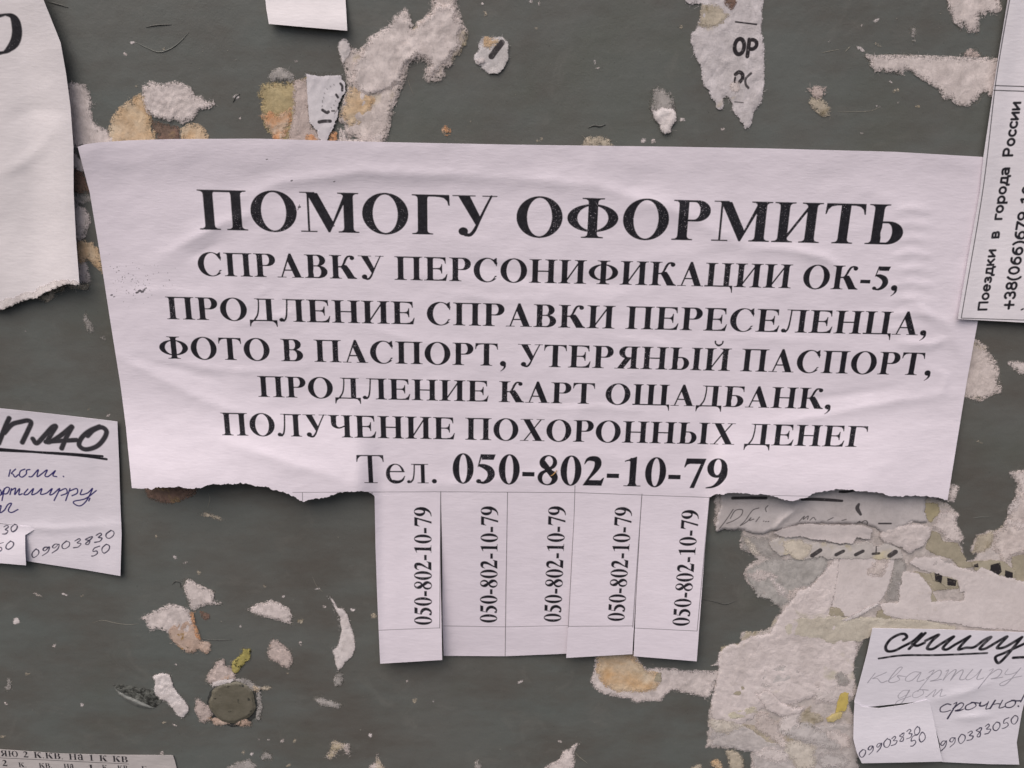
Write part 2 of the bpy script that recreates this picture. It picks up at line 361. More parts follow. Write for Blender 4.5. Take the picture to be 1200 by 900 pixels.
# ------------------------------------------------------------ printed / written sheets: ink coverage in plane coordinates
class Page:
    """ink coverage over a rectangle of the wall plane: R = black print or marker, G = blue pen, B = grey pen"""
    def __init__(self, name, u0, v0, u1, v1, y0=0.0, ppm=9000):
        self.y0 = y0
        c = WA([(u0, v0), (u1, v0), (u0, v1), (u1, v1)], y0)
        self.x0, self.z0 = c.min(0)
        self.x1, self.z1 = c.max(0)
        self.ppm = ppm
        self.w, self.h = int((self.x1 - self.x0) * ppm) + 1, int((self.z1 - self.z0) * ppm) + 1
        self.a = np.zeros((self.h, self.w, 3), np.float32)
        self.name = name
    def glyph(self, g, o, ex, ey, ch=0, val=1.0):
        """o = origin (m), ex / ey = metres per font unit along the two axes"""
        cs = np.array([o + ex * X + ey * Y for X in (GX0, min(GX1, g.x1 + 30)) for Y in (GY0, GY1)])
        i0, j0 = ((cs.min(0) - (self.x0, self.z0)) * self.ppm).astype(int) - 1
        i1, j1 = ((cs.max(0) - (self.x0, self.z0)) * self.ppm).astype(int) + 2
        i0, j0, i1, j1 = max(i0, 0), max(j0, 0), min(i1, self.w), min(j1, self.h)
        if i1 <= i0 or j1 <= j0: return
        X, Z = np.meshgrid((np.arange(i0, i1) + .5) / self.ppm + self.x0 - o[0], (np.arange(j0, j1) + .5) / self.ppm + self.z0 - o[1])
        det = ex[0] * ey[1] - ex[1] * ey[0]
        fu, fv = (X * ey[1] - Z * ey[0]) / det, (Z * ex[0] - X * ex[1]) / det
        ratio = 1.0 / (self.ppm * np.hypot(*ex) * GS)
        k = int(np.clip(round(math.log2(max(ratio, 1))), 0, 3))
        m = g.mips[k]
        s = GS * 2 ** k
        a, b = (fu - GX0) / s - .5, (fv - GY0) / s - .5
        ia, ib = np.floor(a).astype(int), np.floor(b).astype(int)
        fa, fb = a - ia, b - ib
        ok = (ia >= 0) & (ib >= 0) & (ia < m.shape[1] - 1) & (ib < m.shape[0] - 1)
        ia, ib = np.clip(ia, 0, m.shape[1] - 2), np.clip(ib, 0, m.shape[0] - 2)
        val_ = ((m[ib, ia] * (1 - fa) + m[ib, ia + 1] * fa) * (1 - fb) + (m[ib + 1, ia] * (1 - fa) + m[ib + 1, ia + 1] * fa) * fb) * ok * val
        t = self.a[j0:j1, i0:i1, ch]
        np.maximum(t, val_, out=t)
    def text(self, s, p0, p1, t0, t1, font=None, space=250, cap=676.0, ch=0, track=0):
        """s set from photo pixel p0 to p1 on its baseline, capitals reaching t0 (left) and t1 (right)"""
        font = font or SERIF
        keys = [(c if isinstance(c, str) else c) for c in s]
        pen, pos = 0.0, []
        for c in keys:
            if c == ' ': pen += space; continue
            pos.append((c, pen)); pen += font[c].adv + track
        xa = pos[0][1] + font[pos[0][0]].x0
        xb = pos[-1][1] + font[pos[-1][0]].x1
        b0, b1 = np.array(W(*p0, self.y0)), np.array(W(*p1, self.y0))
        ex = (b1 - b0) / (xb - xa)
        n = np.array([-ex[1], ex[0]]) / np.hypot(*ex)
        h0 = abs(np.dot(np.array(W(*t0, self.y0)) - b0, n))
        h1 = abs(np.dot(np.array(W(*t1, self.y0)) - b1, n))
        for c, x in pos:
            f = (x - xa) / (xb - xa)
            self.glyph(font[c], b0 + ex * (x - xa), ex, n * (h0 + (h1 - h0) * f) / cap, ch)
    def stroke(self, pts, w=1.5, ch=0, val=1.0, soft=0.6, dry=0.0, smooth=True, taper=True):
        q = [(*W(p[0], p[1], self.y0), (p[2] if len(p) > 2 else w)) for p in pts]
        q = catmull(q, 8) if smooth else q
        n = len(q)
        for i in range(n - 1):
            (x0, y0, w0), (x1, y1, w1) = q[i], q[i + 1]
            r = max(w0, w1) * PXM / 2
            rr = r + 2 / self.ppm
            i0, i1 = max(0, int((min(x0, x1) - rr - self.x0) * self.ppm)), min(self.w, int((max(x0, x1) + rr - self.x0) * self.ppm) + 2)
            j0, j1 = max(0, int((min(y0, y1) - rr - self.z0) * self.ppm)), min(self.h, int((max(y0, y1) + rr - self.z0) * self.ppm) + 2)
            if i1 <= i0 or j1 <= j0: continue
            X, Y = np.meshgrid((np.arange(i0, i1) + .5) / self.ppm + self.x0, (np.arange(j0, j1) + .5) / self.ppm + self.z0)
            dx, dy = x1 - x0, y1 - y0
            t = np.clip(((X - x0) * dx + (Y - y0) * dy) / (dx * dx + dy * dy + 1e-12), 0, 1)
            d = np.hypot(X - x0 - t * dx, Y - y0 - t * dy)
            c = np.clip((r - d) * self.ppm / soft * .6 + .5, 0, 1) * val
            if dry:
                c = c * (1 - dry * sm(.45, .8, fbm(X * 700 + Y * 300, Y * 250, 2, 5)))
            tt = self.a[j0:j1, i0:i1, ch]
            np.maximum(tt, c, out=tt)
    def line(self, p, q, w=1.0, ch=0, val=1.0):
        self.stroke([p, q], w, ch, val, smooth=False)
    def hand(self, s, p0, p1, xh, slant=.35, w=1.4, ch=1, val=.9, seed=1, tall=None):
        """handwriting s from p0 to p1 (photo px), x-height xh px"""
        rnd = random.Random(seed)
        tot = sum(H[c][0] for c in s)
        dx, dy = (p1[0] - p0[0]) / tot, (p1[1] - p0[1]) / tot
        L = math.hypot(dx, dy)
        nx, ny = dy / L, -dx / L
        pen = 0
        for c in s:
            adv, sts = H[c]
            jy, js = rnd.uniform(-.08, .08), rnd.uniform(.92, 1.08)
            for st in sts:
                pts = []
                for (a, b) in st:
                    a += rnd.uniform(-.035, .035); b = b * js + jy + rnd.uniform(-.04, .04)
                    k = pen + a + b * slant * xh / L * 1.0
                    pts.append((p0[0] + dx * k + nx * b * xh, p0[1] + dy * k + ny * b * xh, w * rnd.uniform(.65, 1.25)))
                self.stroke(pts, w, ch, val)
            pen += adv
    def image(self):
        im = bpy.data.images.new(self.name, self.w, self.h, alpha=False)
        im.colorspace_settings.name = 'Non-Color'
        px = np.ones((self.h, self.w, 4), np.float32)
        px[..., :3] = np.clip(self.a, 0, 1)
        im.pixels.foreach_set(px.ravel())
        im.update()
        im.pack()
        return im

PULPC, FIBM = {}, {}
# ------------------------------------------------------------ materials
class NT:
    def __init__(self, name):
        self.m = bpy.data.materials.new(name)
        self.m.use_nodes = True
        self.t = self.m.node_tree
        self.b = self.t.nodes["Principled BSDF"]
        self.out = self.t.nodes["Material Output"]
        self.geo = self.n('ShaderNodeNewGeometry').outputs['Position']
    def n(self, ty, **kw):
        nd = self.t.nodes.new(ty)
        for k, v in kw.items(): setattr(nd, k, v)
        return nd
    def l(self, a, b): self.t.links.new(a, b)
    def setv(self, sock, v):
        if hasattr(v, 'is_output'): self.l(v, sock)
        else:
            if sock.type == 'RGBA' and len(v) == 3: v = (*v, 1)
            sock.default_value = v
    def vec(self, sx=1, sy=1, sz=1, off=(0, 0, 0), rot=(0, 0, 0)):
        mp = self.n('ShaderNodeMapping')
        mp.inputs['Scale'].default_value = (sx, sy, sz)
        mp.inputs['Location'].default_value = off
        mp.inputs['Rotation'].default_value = rot
        self.l(self.geo, mp.inputs[0])
        return mp.outputs[0]
    def noise(self, scale, det=4, rough=.55, vec=None, dist=0):
        nd = self.n('ShaderNodeTexNoise')
        nd.inputs['Scale'].default_value = scale
        nd.inputs['Detail'].default_value = det
        nd.inputs['Roughness'].default_value = rough
        nd.inputs['Distortion'].default_value = dist
        self.l(vec if vec is not None else self.geo, nd.inputs['Vector'])
        return nd.outputs['Fac']
    def ramp(self, f, *stops):
        nd = self.n('ShaderNodeValToRGB')
        e = nd.color_ramp.elements
        while len(e) < len(stops): e.new(.5)
        for i, (p, c) in enumerate(stops):
            e[i].position = p
            e[i].color = (c, c, c, 1) if not isinstance(c, tuple) else (*c[:3], 1)
        self.l(f, nd.inputs[0])
        return nd.outputs[0]
    def mix(self, f, a, b, mode='MIX'):
        nd = self.n('ShaderNodeMix', data_type='RGBA', blend_type=mode)
        self.setv(nd.inputs[0], f); self.setv(nd.inputs[6], a); self.setv(nd.inputs[7], b)
        return nd.outputs[2]
    def math(self, op, a, b=0.0, c=0.0, clamp=False):
        nd = self.n('ShaderNodeMath', operation=op, use_clamp=clamp)
        self.setv(nd.inputs[0], a); self.setv(nd.inputs[1], b); self.setv(nd.inputs[2], c)
        return nd.outputs[0]
    def bump(self, h, dist, strength=1.0, prev=None):
        nd = self.n('ShaderNodeBump')
        nd.inputs['Distance'].default_value = dist
        nd.inputs['Strength'].default_value = strength
        self.l(h, nd.inputs['Height'])
        if prev is not None: self.l(prev, nd.inputs['Normal'])
        return nd.outputs[0]
    def attr(self, name):
        return self.n('ShaderNodeAttribute', attribute_name=name).outputs['Fac']

def office_paper(name, col=(.80, .74, .80), page=None, wear=.5, grain=1.0, rough=.62, inks=None):
    """smooth copier paper: fine horizontal grain, faint soiling, optional ink image"""
    m = NT(name)
    g1 = m.noise(1400, 3, .6, m.vec(.22, 1, 1))
    g2 = m.noise(90, 3, .5)
    c = m.mix(m.ramp(g2, (.3, 0.0), (.7, 1.0)), tuple(x * .965 for x in col), col)
    c = m.mix(m.math('MULTIPLY', m.ramp(g1, (.35, 1.0), (.6, 0.0)), .07), c, tuple(x * .6 for x in col))
    dirt = m.ramp(m.noise(420, 6, .7), (.70, 0.0), (.76, 1.0))
    c = m.mix(m.math('MULTIPLY', dirt, .22), c, (.16, .13, .12))
    rgh = rough
    if page is not None:
        tx = m.n('ShaderNodeTexImage', interpolation='Cubic', extension='CLIP')
        tx.image = page.image()
        uv = m.n('ShaderNodeUVMap', uv_map='page')
        m.l(uv.outputs[0], tx.inputs[0])
        sp = m.n('ShaderNodeSeparateColor')
        m.l(tx.outputs[0], sp.inputs[0])
        sparkle = m.math('MULTIPLY', m.ramp(m.noise(2600, 2, .6), (.62, 0.0), (.72, 1.0)), m.ramp(m.noise(45, 2, .5), (.50, 0.06), (.66, 1.0)))
        keep = m.math('SUBTRACT', 1.0, m.math('MULTIPLY', sparkle, wear))
        tone = m.ramp(m.noise(700, 3, .6), (.3, (.007, .006, .010)), (.75, (.020, .019, .026)))
        c = m.mix(m.math('MULTIPLY', sp.outputs[0], keep), c, tone)
        c = m.mix(sp.outputs[1], c, (.020, .014, .13))
        c = m.mix(sp.outputs[2], c, (.045, .04, .075))
    m.setv(m.b.inputs['Base Color'], c)
    m.b.inputs['Roughness'].default_value = rgh
    m.b.inputs['Specular IOR Level'].default_value = .35
    nb = m.bump(g1, .00006 * grain, .8)
    nb = m.bump(m.noise(260, 3, .5, m.vec(.6, 1, 1)), .00016 * grain, .7, nb)
    m.setv(m.b.inputs['Normal'], nb)
    return m.m

def torn_paper(name, c1=(.66, .60, .61), c2=(.50, .46, .46), scale=110, spots=None, fuzz=1.0, alpha=1.0, relief=1.0, page=None, dark=.25):
    """pulpy torn paper or glue residue: mottled fibres, deep relief, edge thinning out into single fibres"""
    m = NT(name)
    PULPC[m.m.name] = tuple(x * .75 + y * .25 for x, y in zip(c1, c2))
    nA = m.noise(scale, 5, .6, dist=.6)
    c = m.mix(m.ramp(nA, (.34, 0.0), (.62, 1.0)), c2, c1)
    if spots:
        for k, (sc, lo, hi, colr) in enumerate(spots):
            f = m.ramp(m.noise(sc, 4, .6, m.vec(1, 1, 1, off=(k * 3.1 + .7, 0, k * 1.7)), dist=.5), (lo, 0.0), (hi, 1.0))
            c = m.mix(f, c, colr)
    fib = m.noise(1500, 4, .65, m.vec(1, 1, .45, rot=(0, .6, 0)), dist=1.2)
    fib2 = m.noise(1300, 4, .65, m.vec(.4, 1, 1, rot=(0, .35, 0)), dist=1.2)
    c = m.mix(m.math('MULTIPLY', m.ramp(fib, (.30, 1.0), (.52, 0.0)), dark), c, tuple(x * .45 for x in c2))
    c = m.mix(m.math('MULTIPLY', m.ramp(m.noise(2200, 2, .6), (.69, 0.0), (.76, 1.0)), .25), c, (.12, .10, .085))
    if page is not None:
        tx = m.n('ShaderNodeTexImage', interpolation='Cubic', extension='CLIP')
        tx.image = page.image()
        m.l(m.n('ShaderNodeUVMap', uv_map='page').outputs[0], tx.inputs[0])
        sp = m.n('ShaderNodeSeparateColor')
        m.l(tx.outputs[0], sp.inputs[0])
        keep = m.ramp(m.noise(900, 4, .6), (.28, 0.7), (.42, 1.0))
        c = m.mix(m.math('MULTIPLY', sp.outputs[0], keep), c, (.030, .026, .030))
        c = m.mix(sp.outputs[2], c, (.08, .07, .08))
    m.setv(m.b.inputs['Base Color'], c)
    m.b.inputs['Roughness'].default_value = .85
    m.b.inputs['Specular IOR Level'].default_value = .2
    nb = m.bump(fib, .00012 * relief, .9)
    nb = m.bump(fib2, .00011 * relief, .9, nb)
    nb = m.bump(m.noise(230, 5, .55, m.vec(1, 1, .7, rot=(0, .5, 0)), dist=1.4), .00034 * relief, .8, nb)
    m.setv(m.b.inputs['Normal'], nb)
    e = m.attr('edge')                              # millimetres in from the torn edge
    f = m.math('ADD', m.math('MULTIPLY', e, 1.0 / max(fuzz, .01)), m.math('MULTIPLY', m.math('SUBTRACT', m.math('ADD', fib, fib2), 1.0), 3.2))
    lowa = alpha * .6 if alpha < 1 else 1 - .30 * min(fuzz, 1.0)
    thin = m.ramp(m.noise(240, 5, .65, dist=.5), (.36, lowa), (.58, 1.0 if alpha == 1 else .55 + .45 * alpha))
    a = m.math('MULTIPLY', m.math('ADD', f, .15, clamp=True), thin)
    m.setv(m.b.inputs['Alpha'], a)
    return m.m

# ------------------------------------------------------------ objects
def tag(o, label=None, cat=None, group=None, kind=None):
    if label: o['label'] = label
    if cat: o['category'] = cat
    if group: o['group'] = group
    if kind: o['kind'] = kind
    return o

def empty(name, loc, label, cat, group=None):
    o = bpy.data.objects.new(name, None)
    o.empty_display_size = .005
    COL.objects.link(o)
    o.location = loc
    return tag(o, label, cat, group)

def inside(pts, poly):
    X, Y = pts[:, 0], pts[:, 1]
    m = np.zeros(len(pts), bool)
    for i in range(len(poly)):
        (x0, y0), (x1, y1) = poly[i - 1], poly[i]
        if y0 == y1: continue
        m ^= ((y0 > Y) != (y1 > Y)) & (X < (x1 - x0) * (Y - y0) / (y1 - y0) + x0)
    return m

def edge_dist(pts, poly):
    best = np.full(len(pts), 1e9)
    for i in range(len(poly)):
        a, b = poly[i - 1], poly[i]
        d = b - a
        t = np.clip(((pts - a) @ d) / (d @ d + 1e-18), 0, 1)
        best = np.minimum(best, np.hypot(*(pts - a - t[:, None] * d).T))
    return best

def sheet(name, outline, hfn, mat, parent=None, step=1.5, thick=.12, y0=0.0, page=None, jag=0.0, seed=1, origin=None, jstep=.35):
    """a sheet of paper with real thickness. outline = photo px (u, v[, jag mm of the edge that starts here]);
    hfn(u, v, e) = height of the paper over the wall in mm, e = mm from the edge"""
    P = WA(outline, y0)
    poly = []
    for i in range(len(P)):
        a, b = P[i], P[(i + 1) % len(P)]
        jg = (outline[i][2] if len(outline[i]) > 2 else jag) * MM
        L = np.hypot(*(b - a))
        n = max(1, int(L / ((jstep if jg else step) * MM)))
        d = (b - a) / max(L, 1e-9)
        nn = np.array([-d[1], d[0]])
        for k in range(n):
            p = a + (b - a) * k / n
            if jg:
                s = p / MM
                o = (fbm(s[0] * .55 + seed, s[1] * .55, 4, seed) - .5) * 3.2 + (vnoise(s[0] * 2.6, s[1] * 2.6, seed + 3) - .5) * .9
                p = p + nn * float(o) * jg * (1 if 0 < k else .5)
            poly.append(p)
    poly = np.array(poly)
    st = step * MM
    lo, hi = poly.min(0), poly.max(0)
    rs = np.random.RandomState(seed)
    gx, gz = np.meshgrid(np.arange(lo[0], hi[0], st), np.arange(lo[1], hi[1], st * .9))
    gx[1::2] += st / 2
    pts = np.stack([gx.ravel(), gz.ravel()], 1)
    pts += rs.uniform(-.12, .12, pts.shape) * st
    pts = pts[inside(pts, poly)]
    if len(pts):
        pts = pts[edge_dist(pts, poly) > st * .42]
    allp = [tuple(p) for p in poly] + [tuple(p) for p in pts]
    nb = len(poly)
    K_ = 1000.0
    r = delaunay_2d_cdt([Vector((p[0] * K_, p[1] * K_)) for p in allp], [], [list(range(nb))], 1, 1e-5)
    V = np.array([(v.x, v.y) for v in r[0]]) / K_
    F = [tuple(f) for f in r[2]]
    e = edge_dist(V, poly) / MM
    kk = DIST * CT / (y0 + DIST * CT)
    u, v = UV(V[:, 0] * kk, DIST * ST + (V[:, 1] - DIST * ST) * kk)
    h = hfn(u, v, e) * MM
    org = np.array(origin if origin is not None else (parent.location if parent else (V[:, 0].mean(), 0, V[:, 1].mean())))
    n = len(V)
    # the traced point of the photo lies on its line of sight at the paper's real distance
    cy, cz = -DIST * CT, DIST * ST
    k = (-h - cy) / (y0 - cy)
    front = np.stack([V[:, 0] * k, -h, cz + (V[:, 1] - cz) * k], 1)
    back = front + (0, thick * MM, 0)
    back[:, 1] = np.minimum(back[:, 1], -.00001)
    # orientation: front faces look to -y
    f0 = F[0]
    A, B, C = (V[i] for i in f0)
    ccw = (B[0] - A[0]) * (C[1] - A[1]) - (B[1] - A[1]) * (C[0] - A[0]) > 0
    FF = [f if ccw else f[::-1] for f in F]
    faces = list(FF) + [tuple(i + n for i in f[::-1]) for f in FF]
    cnt = {}
    for f in FF:
        for i in range(3):
            cnt[(f[i], f[(i + 1) % 3])] = 1
    rim = [(a, b) for (a, b) in cnt if (b, a) not in cnt]
    ridx = {}
    extra = []
    def rv(i):
        if i not in ridx:
            ridx[i] = 2 * n + len(extra)
            extra.append(front[i]); extra.append(back[i])
        return ridx[i]
    for a, b in rim:
        ia, ib = rv(a), rv(b)
        faces.append((ib, ia, ia + 1, ib + 1))
    allv = np.vstack([front, back] + ([np.array(extra)] if extra else []))
    me = bpy.data.meshes.new(name)
    me.from_pydata((allv - org).tolist(), [], faces)
    at = me.attributes.new('edge', 'FLOAT', 'POINT')
    ev = np.zeros(len(allv), np.float32)
    ev[:n] = e; ev[n:2 * n] = e
    at.data.foreach_set('value', ev)
    if page is not None:
        uvl = me.uv_layers.new(name='page')
        li = np.zeros(len(me.loops), np.int32)
        me.loops.foreach_get('vertex_index', li)
        src = np.concatenate([np.arange(n), np.arange(n)] + ([np.repeat(list(ridx.keys()), 2)] if extra else [])).astype(int)
        vv = V[src[li]]
        uu = np.stack([(vv[:, 0] - page.x0) * page.ppm / page.w, (vv[:, 1] - page.z0) * page.ppm / page.h], 1)
        uu[src.shape[0] and li >= n] = (-1, -1)        # ink only on the front
        uvl.data.foreach_set('uv', uu.astype(np.float32).ravel())
    me.polygons.foreach_set('use_smooth', np.ones(len(me.polygons), bool))
    me.materials.append(mat)
    me.validate(clean_customdata=False)
    me.update()
    o = bpy.data.objects.new(name, me)
    COL.objects.link(o)
    if parent:
        o.parent = parent
    else:
        o.location = org
    return o

def lumpy(base=.25, amp=.35, sc=.12, seed=0, curl=0.0, cw=2.5, fall=.5):
    """glued-down pulp: thin at its edge, lumpy inside; curl lifts the rim"""
    def f(u, v, e):
        n = fbm(u * sc, v * sc, 4, seed)
        rdg = 1 - np.abs(2 * fbm(u * sc * .6 + 9, v * sc * .6, 3, seed + 5) - 1)
        cr = crumple(u * sc * .9 + v * sc * .4, v * sc * .7 - u * sc * .3, seed + 11)
        h = base + amp * (n * .35 + rdg * .25 + cr * .85) * (fall + (1 - fall) * sm(0, 1.2, e))
        return h + curl * (1 - sm(0, cw, e)) * sm(.45, .7, vnoise(u * .05, v * .05, seed + 2))
    return f

def scrap(name, outline, mat, label, cat='paper scrap', group=None, jag=.35, base=.2, amp=.35, sc=.12, step=.55, seed=None, curl=0.0, thick=.15, page=None, parent=None, y0=0.0, hfn=None, kind=None, fringe=True):
    global _sd
    _sd += 1
    s = seed if seed is not None else _sd
    o = sheet(name, outline, hfn or lumpy(base * .5, amp * .42, sc, s, curl * .6), mat, parent, step, min(thick, .06), y0, page, jag, s)
    if parent is None:
        tag(o, label, cat, group, kind)
    elif label:
        o['label'] = label
    P = WA(outline)
    size = (P.max(0) - P.min(0)).max() / PXM
    root = parent or o
    if size > 9 and fringe and name != "paper_fleck":
        fibres(outline, mat, root, base * .6, s, size)
        if parent is None and size > 14:
            cx, cy = sum(p[0] for p in outline) / len(outline), sum(p[1] for p in outline) / len(outline)
            g = 1 + 5.0 / size
            o2 = [(cx + (p[0] - cx) * g + math.sin(s + i) * 1.2, cy + (p[1] - cy) * g + math.cos(s * 2 + i * 1.7) * 1.2) for i, p in enumerate(outline)]
            sheet("glue_film", o2, lambda u, v, e: .03 + 0 * u, M_FILM, root, .8, .02, 0, None, .6, s + 500)
    return o
_sd = 10
def fibres(outline, mat, root, lift, seed, size):
    """loose fibres bristling out of a torn edge: too many to count, one part"""
    r = random.Random(seed)
    P = WA(outline)
    n = len(P)
    cen = P.mean(0)
    V, F = [], []
    per = sum(np.hypot(*(P[i] - P[i - 1])) for i in range(n))
    cnt = int(min(300, per / MM * 2.2))
    for k in range(cnt):
        i = r.randrange(n)
        t = r.random()
        p = P[i - 1] + (P[i] - P[i - 1]) * t
        d = P[i] - P[i - 1]
        L = np.hypot(*d)
        if r.random() * per / n * 1.6 > L: continue
        nn = np.array([-d[1], d[0]]) / max(L, 1e-9)
        if np.dot(nn, p - cen) < 0: nn = -nn
        p = p - nn * r.uniform(.3, 1.1) * MM
        ang = math.atan2(nn[1], nn[0]) + r.gauss(0, .8)
        ln = r.uniform(.5, 1.25) * MM * (1.8 if r.random() < .06 else 1)
        bend = r.gauss(0, .7)
        w = r.uniform(.014, .034) * MM
        y = (lift + .25) * MM
        q = p.copy()
        b0 = len(V)
        S = 3
        for j in range(S + 1):
            a = ang + bend * j / S
            yy = -(y * (1 - j / S * .6) + .00003)
            ww = w * (1 - .6 * j / S)
            V.append((q[0] - math.sin(a) * ww, yy, q[1] + math.cos(a) * ww)); V.append((q[0] + math.sin(a) * ww, yy, q[1] - math.cos(a) * ww)); V.append((q[0], yy - ww, q[1]))
            q = q + np.array([math.cos(a), math.sin(a)]) * ln / S
        for j in range(S):
            A = b0 + j * 3; B = A + 3
            F += [(A, A + 2, B + 2, B), (A + 2, A + 1, B + 1, B + 2), (A + 1, A, B, B + 1)]
    if not F: return
    me = bpy.data.meshes.new("loose_fibres")
    org = np.array(root.location)
    me.from_pydata([tuple(np.array(v) - org) for v in V], [], F)
    col = PULPC.get(mat.name, (.5, .46, .45))
    if mat.name not in FIBM:
        f = NT("fibres_" + mat.name)
        f.b.inputs['Base Color'].default_value = (*col, 1)
        f.b.inputs['Roughness'].default_value = .9
        FIBM[mat.name] = f.m
    me.materials.append(FIBM[mat.name])
    o = bpy.data.objects.new("loose_fibres", me)
    COL.objects.link(o)
    o.parent = root
    o['kind'] = 'stuff'

def centre(outline):
    p = WA(outline)
    return (float(p[:, 0].mean()), 0.0, float(p[:, 1].min()))

# ============================================================ THE WALL
def wall_material():
    m = NT("painted_metal")
    big = m.noise(9, 4, .6, dist=.4)
    c = m.mix(m.ramp(big, (.36, 0.0), (.64, 1.0)), (.125, .138, .131), (.135, .137, .128))
    c = m.mix(m.math('MULTIPLY', m.ramp(m.noise(34, 5, .65, m.vec(.6, 1, 1.3)), (.42, 0.0), (.66, 1.0)), .7), c, (.102, .090, .079))
    c = m.mix(m.math('MULTIPLY', m.ramp(m.noise(16, 5, .6, m.vec(1, 1, 1, off=(4, 0, 2))), (.55, 0.0), (.7, 1.0)), .45), c, (.106, .116, .096))
    strk = m.noise(260, 4, .6, m.vec(.15, 1, 1, rot=(0, .02, 0)))
    c = m.mix(m.math('MULTIPLY', m.ramp(strk, (.3, 1.0), (.6, 0.0)), .07), c, (.05, .05, .047))
    c = m.mix(m.math('MULTIPLY', m.ramp(m.noise(1100, 3, .6), (.66, 0.0), (.72, 1.0)), .45), c, (.03, .029, .026))
    c = m.mix(m.math('MULTIPLY', m.ramp(m.noise(800, 5, .7, m.vec(1, 1, 1, off=(2, 0, 5))), (.69, 0.0), (.735, 1.0)), m.ramp(m.noise(22, 3, .5), (.5, 0.0), (.7, .7))), c, (.24, .225, .20))
    film = m.math('MULTIPLY', m.ramp(m.noise(55, 6, .7, m.vec(1, 1, 1, off=(7, 0, 3)), dist=1.0), (.57, 0.0), (.72, 1.0)), .35)
    c = m.mix(film, c, (.185, .18, .165))
    m.setv(m.b.inputs['Base Color'], c)
    m.setv(m.b.inputs['Roughness'], m.ramp(m.noise(60, 4, .6), (.3, .40), (.7, .58)))
    m.b.inputs['Specular IOR Level'].default_value = .45
    nb = m.bump(strk, .00005, .5)
    nb = m.bump(m.noise(190, 4, .55), .00028, .6, nb)
    nb = m.bump(m.noise(1600, 3, .6), .00005, .8, nb)
    m.setv(m.b.inputs['Normal'], nb)
    return m.m
WALLM = wall_material()

def wall():
    x0, x1, z0, z1, d = -.75, .75, -.6, .6, .02
    v = [(x0, 0, z0), (x1, 0, z0), (x1, 0, z1), (x0, 0, z1), (x0, d, z0), (x1, d, z0), (x1, d, z1), (x0, d, z1)]
    f = [(0, 1, 2, 3), (5, 4, 7, 6), (4, 5, 1, 0), (3, 2, 6, 7), (4, 0, 3, 7), (1, 5, 6, 2)]
    me = bpy.data.meshes.new("wall")
    me.from_pydata(v, [], f)
    me.materials.append(WALLM)
    o = bpy.data.objects.new("wall", me)
    COL.objects.link(o)
    o['kind'] = 'structure'
wall()

# ============================================================ MAIN NOTICE
MY = -1.0 * MM
pm = Page("main_print", 70, 140, 1200, 800, MY, 9600)
T = pm.text
T("ПОМОГУ ОФОРМИТЬ", (234.5, 269), (1056, 287), (232, 222), (1046, 239.5))
T("СПРАВКУ ПЕРСОНИФИКАЦИИ ОК-5,", (233, 323), (1051, 340.5), (233, 295.5), (1051, 312.5))
T("ПРОДЛЕНИЕ СПРАВКИ ПЕРЕСЕЛЕНЦА,", (196, 374), (1085, 393), (194, 347.5), (1084, 366))
T("ФОТО В ПАСПОРТ, УТЕРЯНЫЙ ПАСПОРТ,", (188, 420), (1090, 440), (187, 394), (1090, 413.5))
T("ПРОДЛЕНИЕ КАРТ ОЩАДБАНК,", (303, 465), (973, 479.5), (302, 440.5), (973, 455))
T("ПОЛУЧЕНИЕ ПОХОРОННЫХ ДЕНЕГ", (260.5, 510), (1014, 524), (259, 483.5), (1016, 499.5))
T(["т1", "е1", "л1", ".1"], (419, 566), (512, 566.4), (418, 532.5), (512, 533))
T("050-802-10-79", (530.5, 566), (850.5, 572), (530.5, 531.5), (850.5, 538))
for b0, b1, t0, t1 in (((506, 732.5), (505.2, 594.5), (485.7, 732.5), (485.5, 594.5)), ((582.2, 729.8), (583.5, 593.5), (562.6, 729.8), (563.8, 593.5)),
                       ((657.2, 729), (663, 593.5), (637.4, 729), (643, 593.5)), ((731.4, 728), (740.8, 594.5), (712, 728), (721, 594.5)),
                       ((807.6, 733.6), (819.2, 597.8), (788, 733), (799.5, 597.3))):
    T("050-802-10-79", b0, b1, t0, t1)
LN = .8
for p, q, w in (((343, 577), (516, 576.3), .7), ((516, 576.3), (675, 577.3), .8), ((675, 577.3), (832, 583), .8), ((354.5, 577), (354.5, 590), .8), ((436, 577), (437, 590), .8),
             ((516.5, 576), (515.3, 736), 1.0), ((594.8, 577), (592, 769), .8), ((673.8, 569), (673, 600), .8), ((673, 600), (666, 735), .8), ((752.3, 579), (741.5, 735), 1.0), ((831.5, 583), (817, 739), .9),
             ((443, 738.6), (515.3, 735.8), .8), ((520, 733.5), (592, 734.6), .8), ((592, 734.6), (666, 733), .7), ((666, 734), (741.5, 733.5), .8), ((744, 736), (817, 739.5), .8), ((850, 579), (1000, 583), .6)):
    pm.line(p, q, w, 0, .75)
# stray toner specks at the left of the third line
rnd = random.Random(4)
for k in range(95):
    a, r = rnd.gauss(158, 18), rnd.gauss(330, 12)
    if a < 118: continue
    s = rnd.choice([.4, .5, .7, .7, 1.0])
    pm.line((a, r), (a + rnd.uniform(-.6, .6), r + rnd.uniform(-.5, .5)), s, 0, rnd.uniform(.4, .9))
for a, r, s in ((160, 343, 2.4), (163, 341, 2.6), (166, 342, 2.8), (168, 340, 2.0), (130, 346, 1.6), (341, 212, 1.3), (350, 243, 2.2), (390, 265, 1.6), (133, 348, 1.0), (170, 338, 1.4), (312, 187, .9), (391, 213, 1.0)):
    pm.line((a, r), (a + 1.5, r - .5), s, 0, .85)
pm.line((349, 246), (351, 240), 1.0, 0, .7)
MAINP = office_paper("notice_paper", (.795, .73, .81), pm, wear=.6)

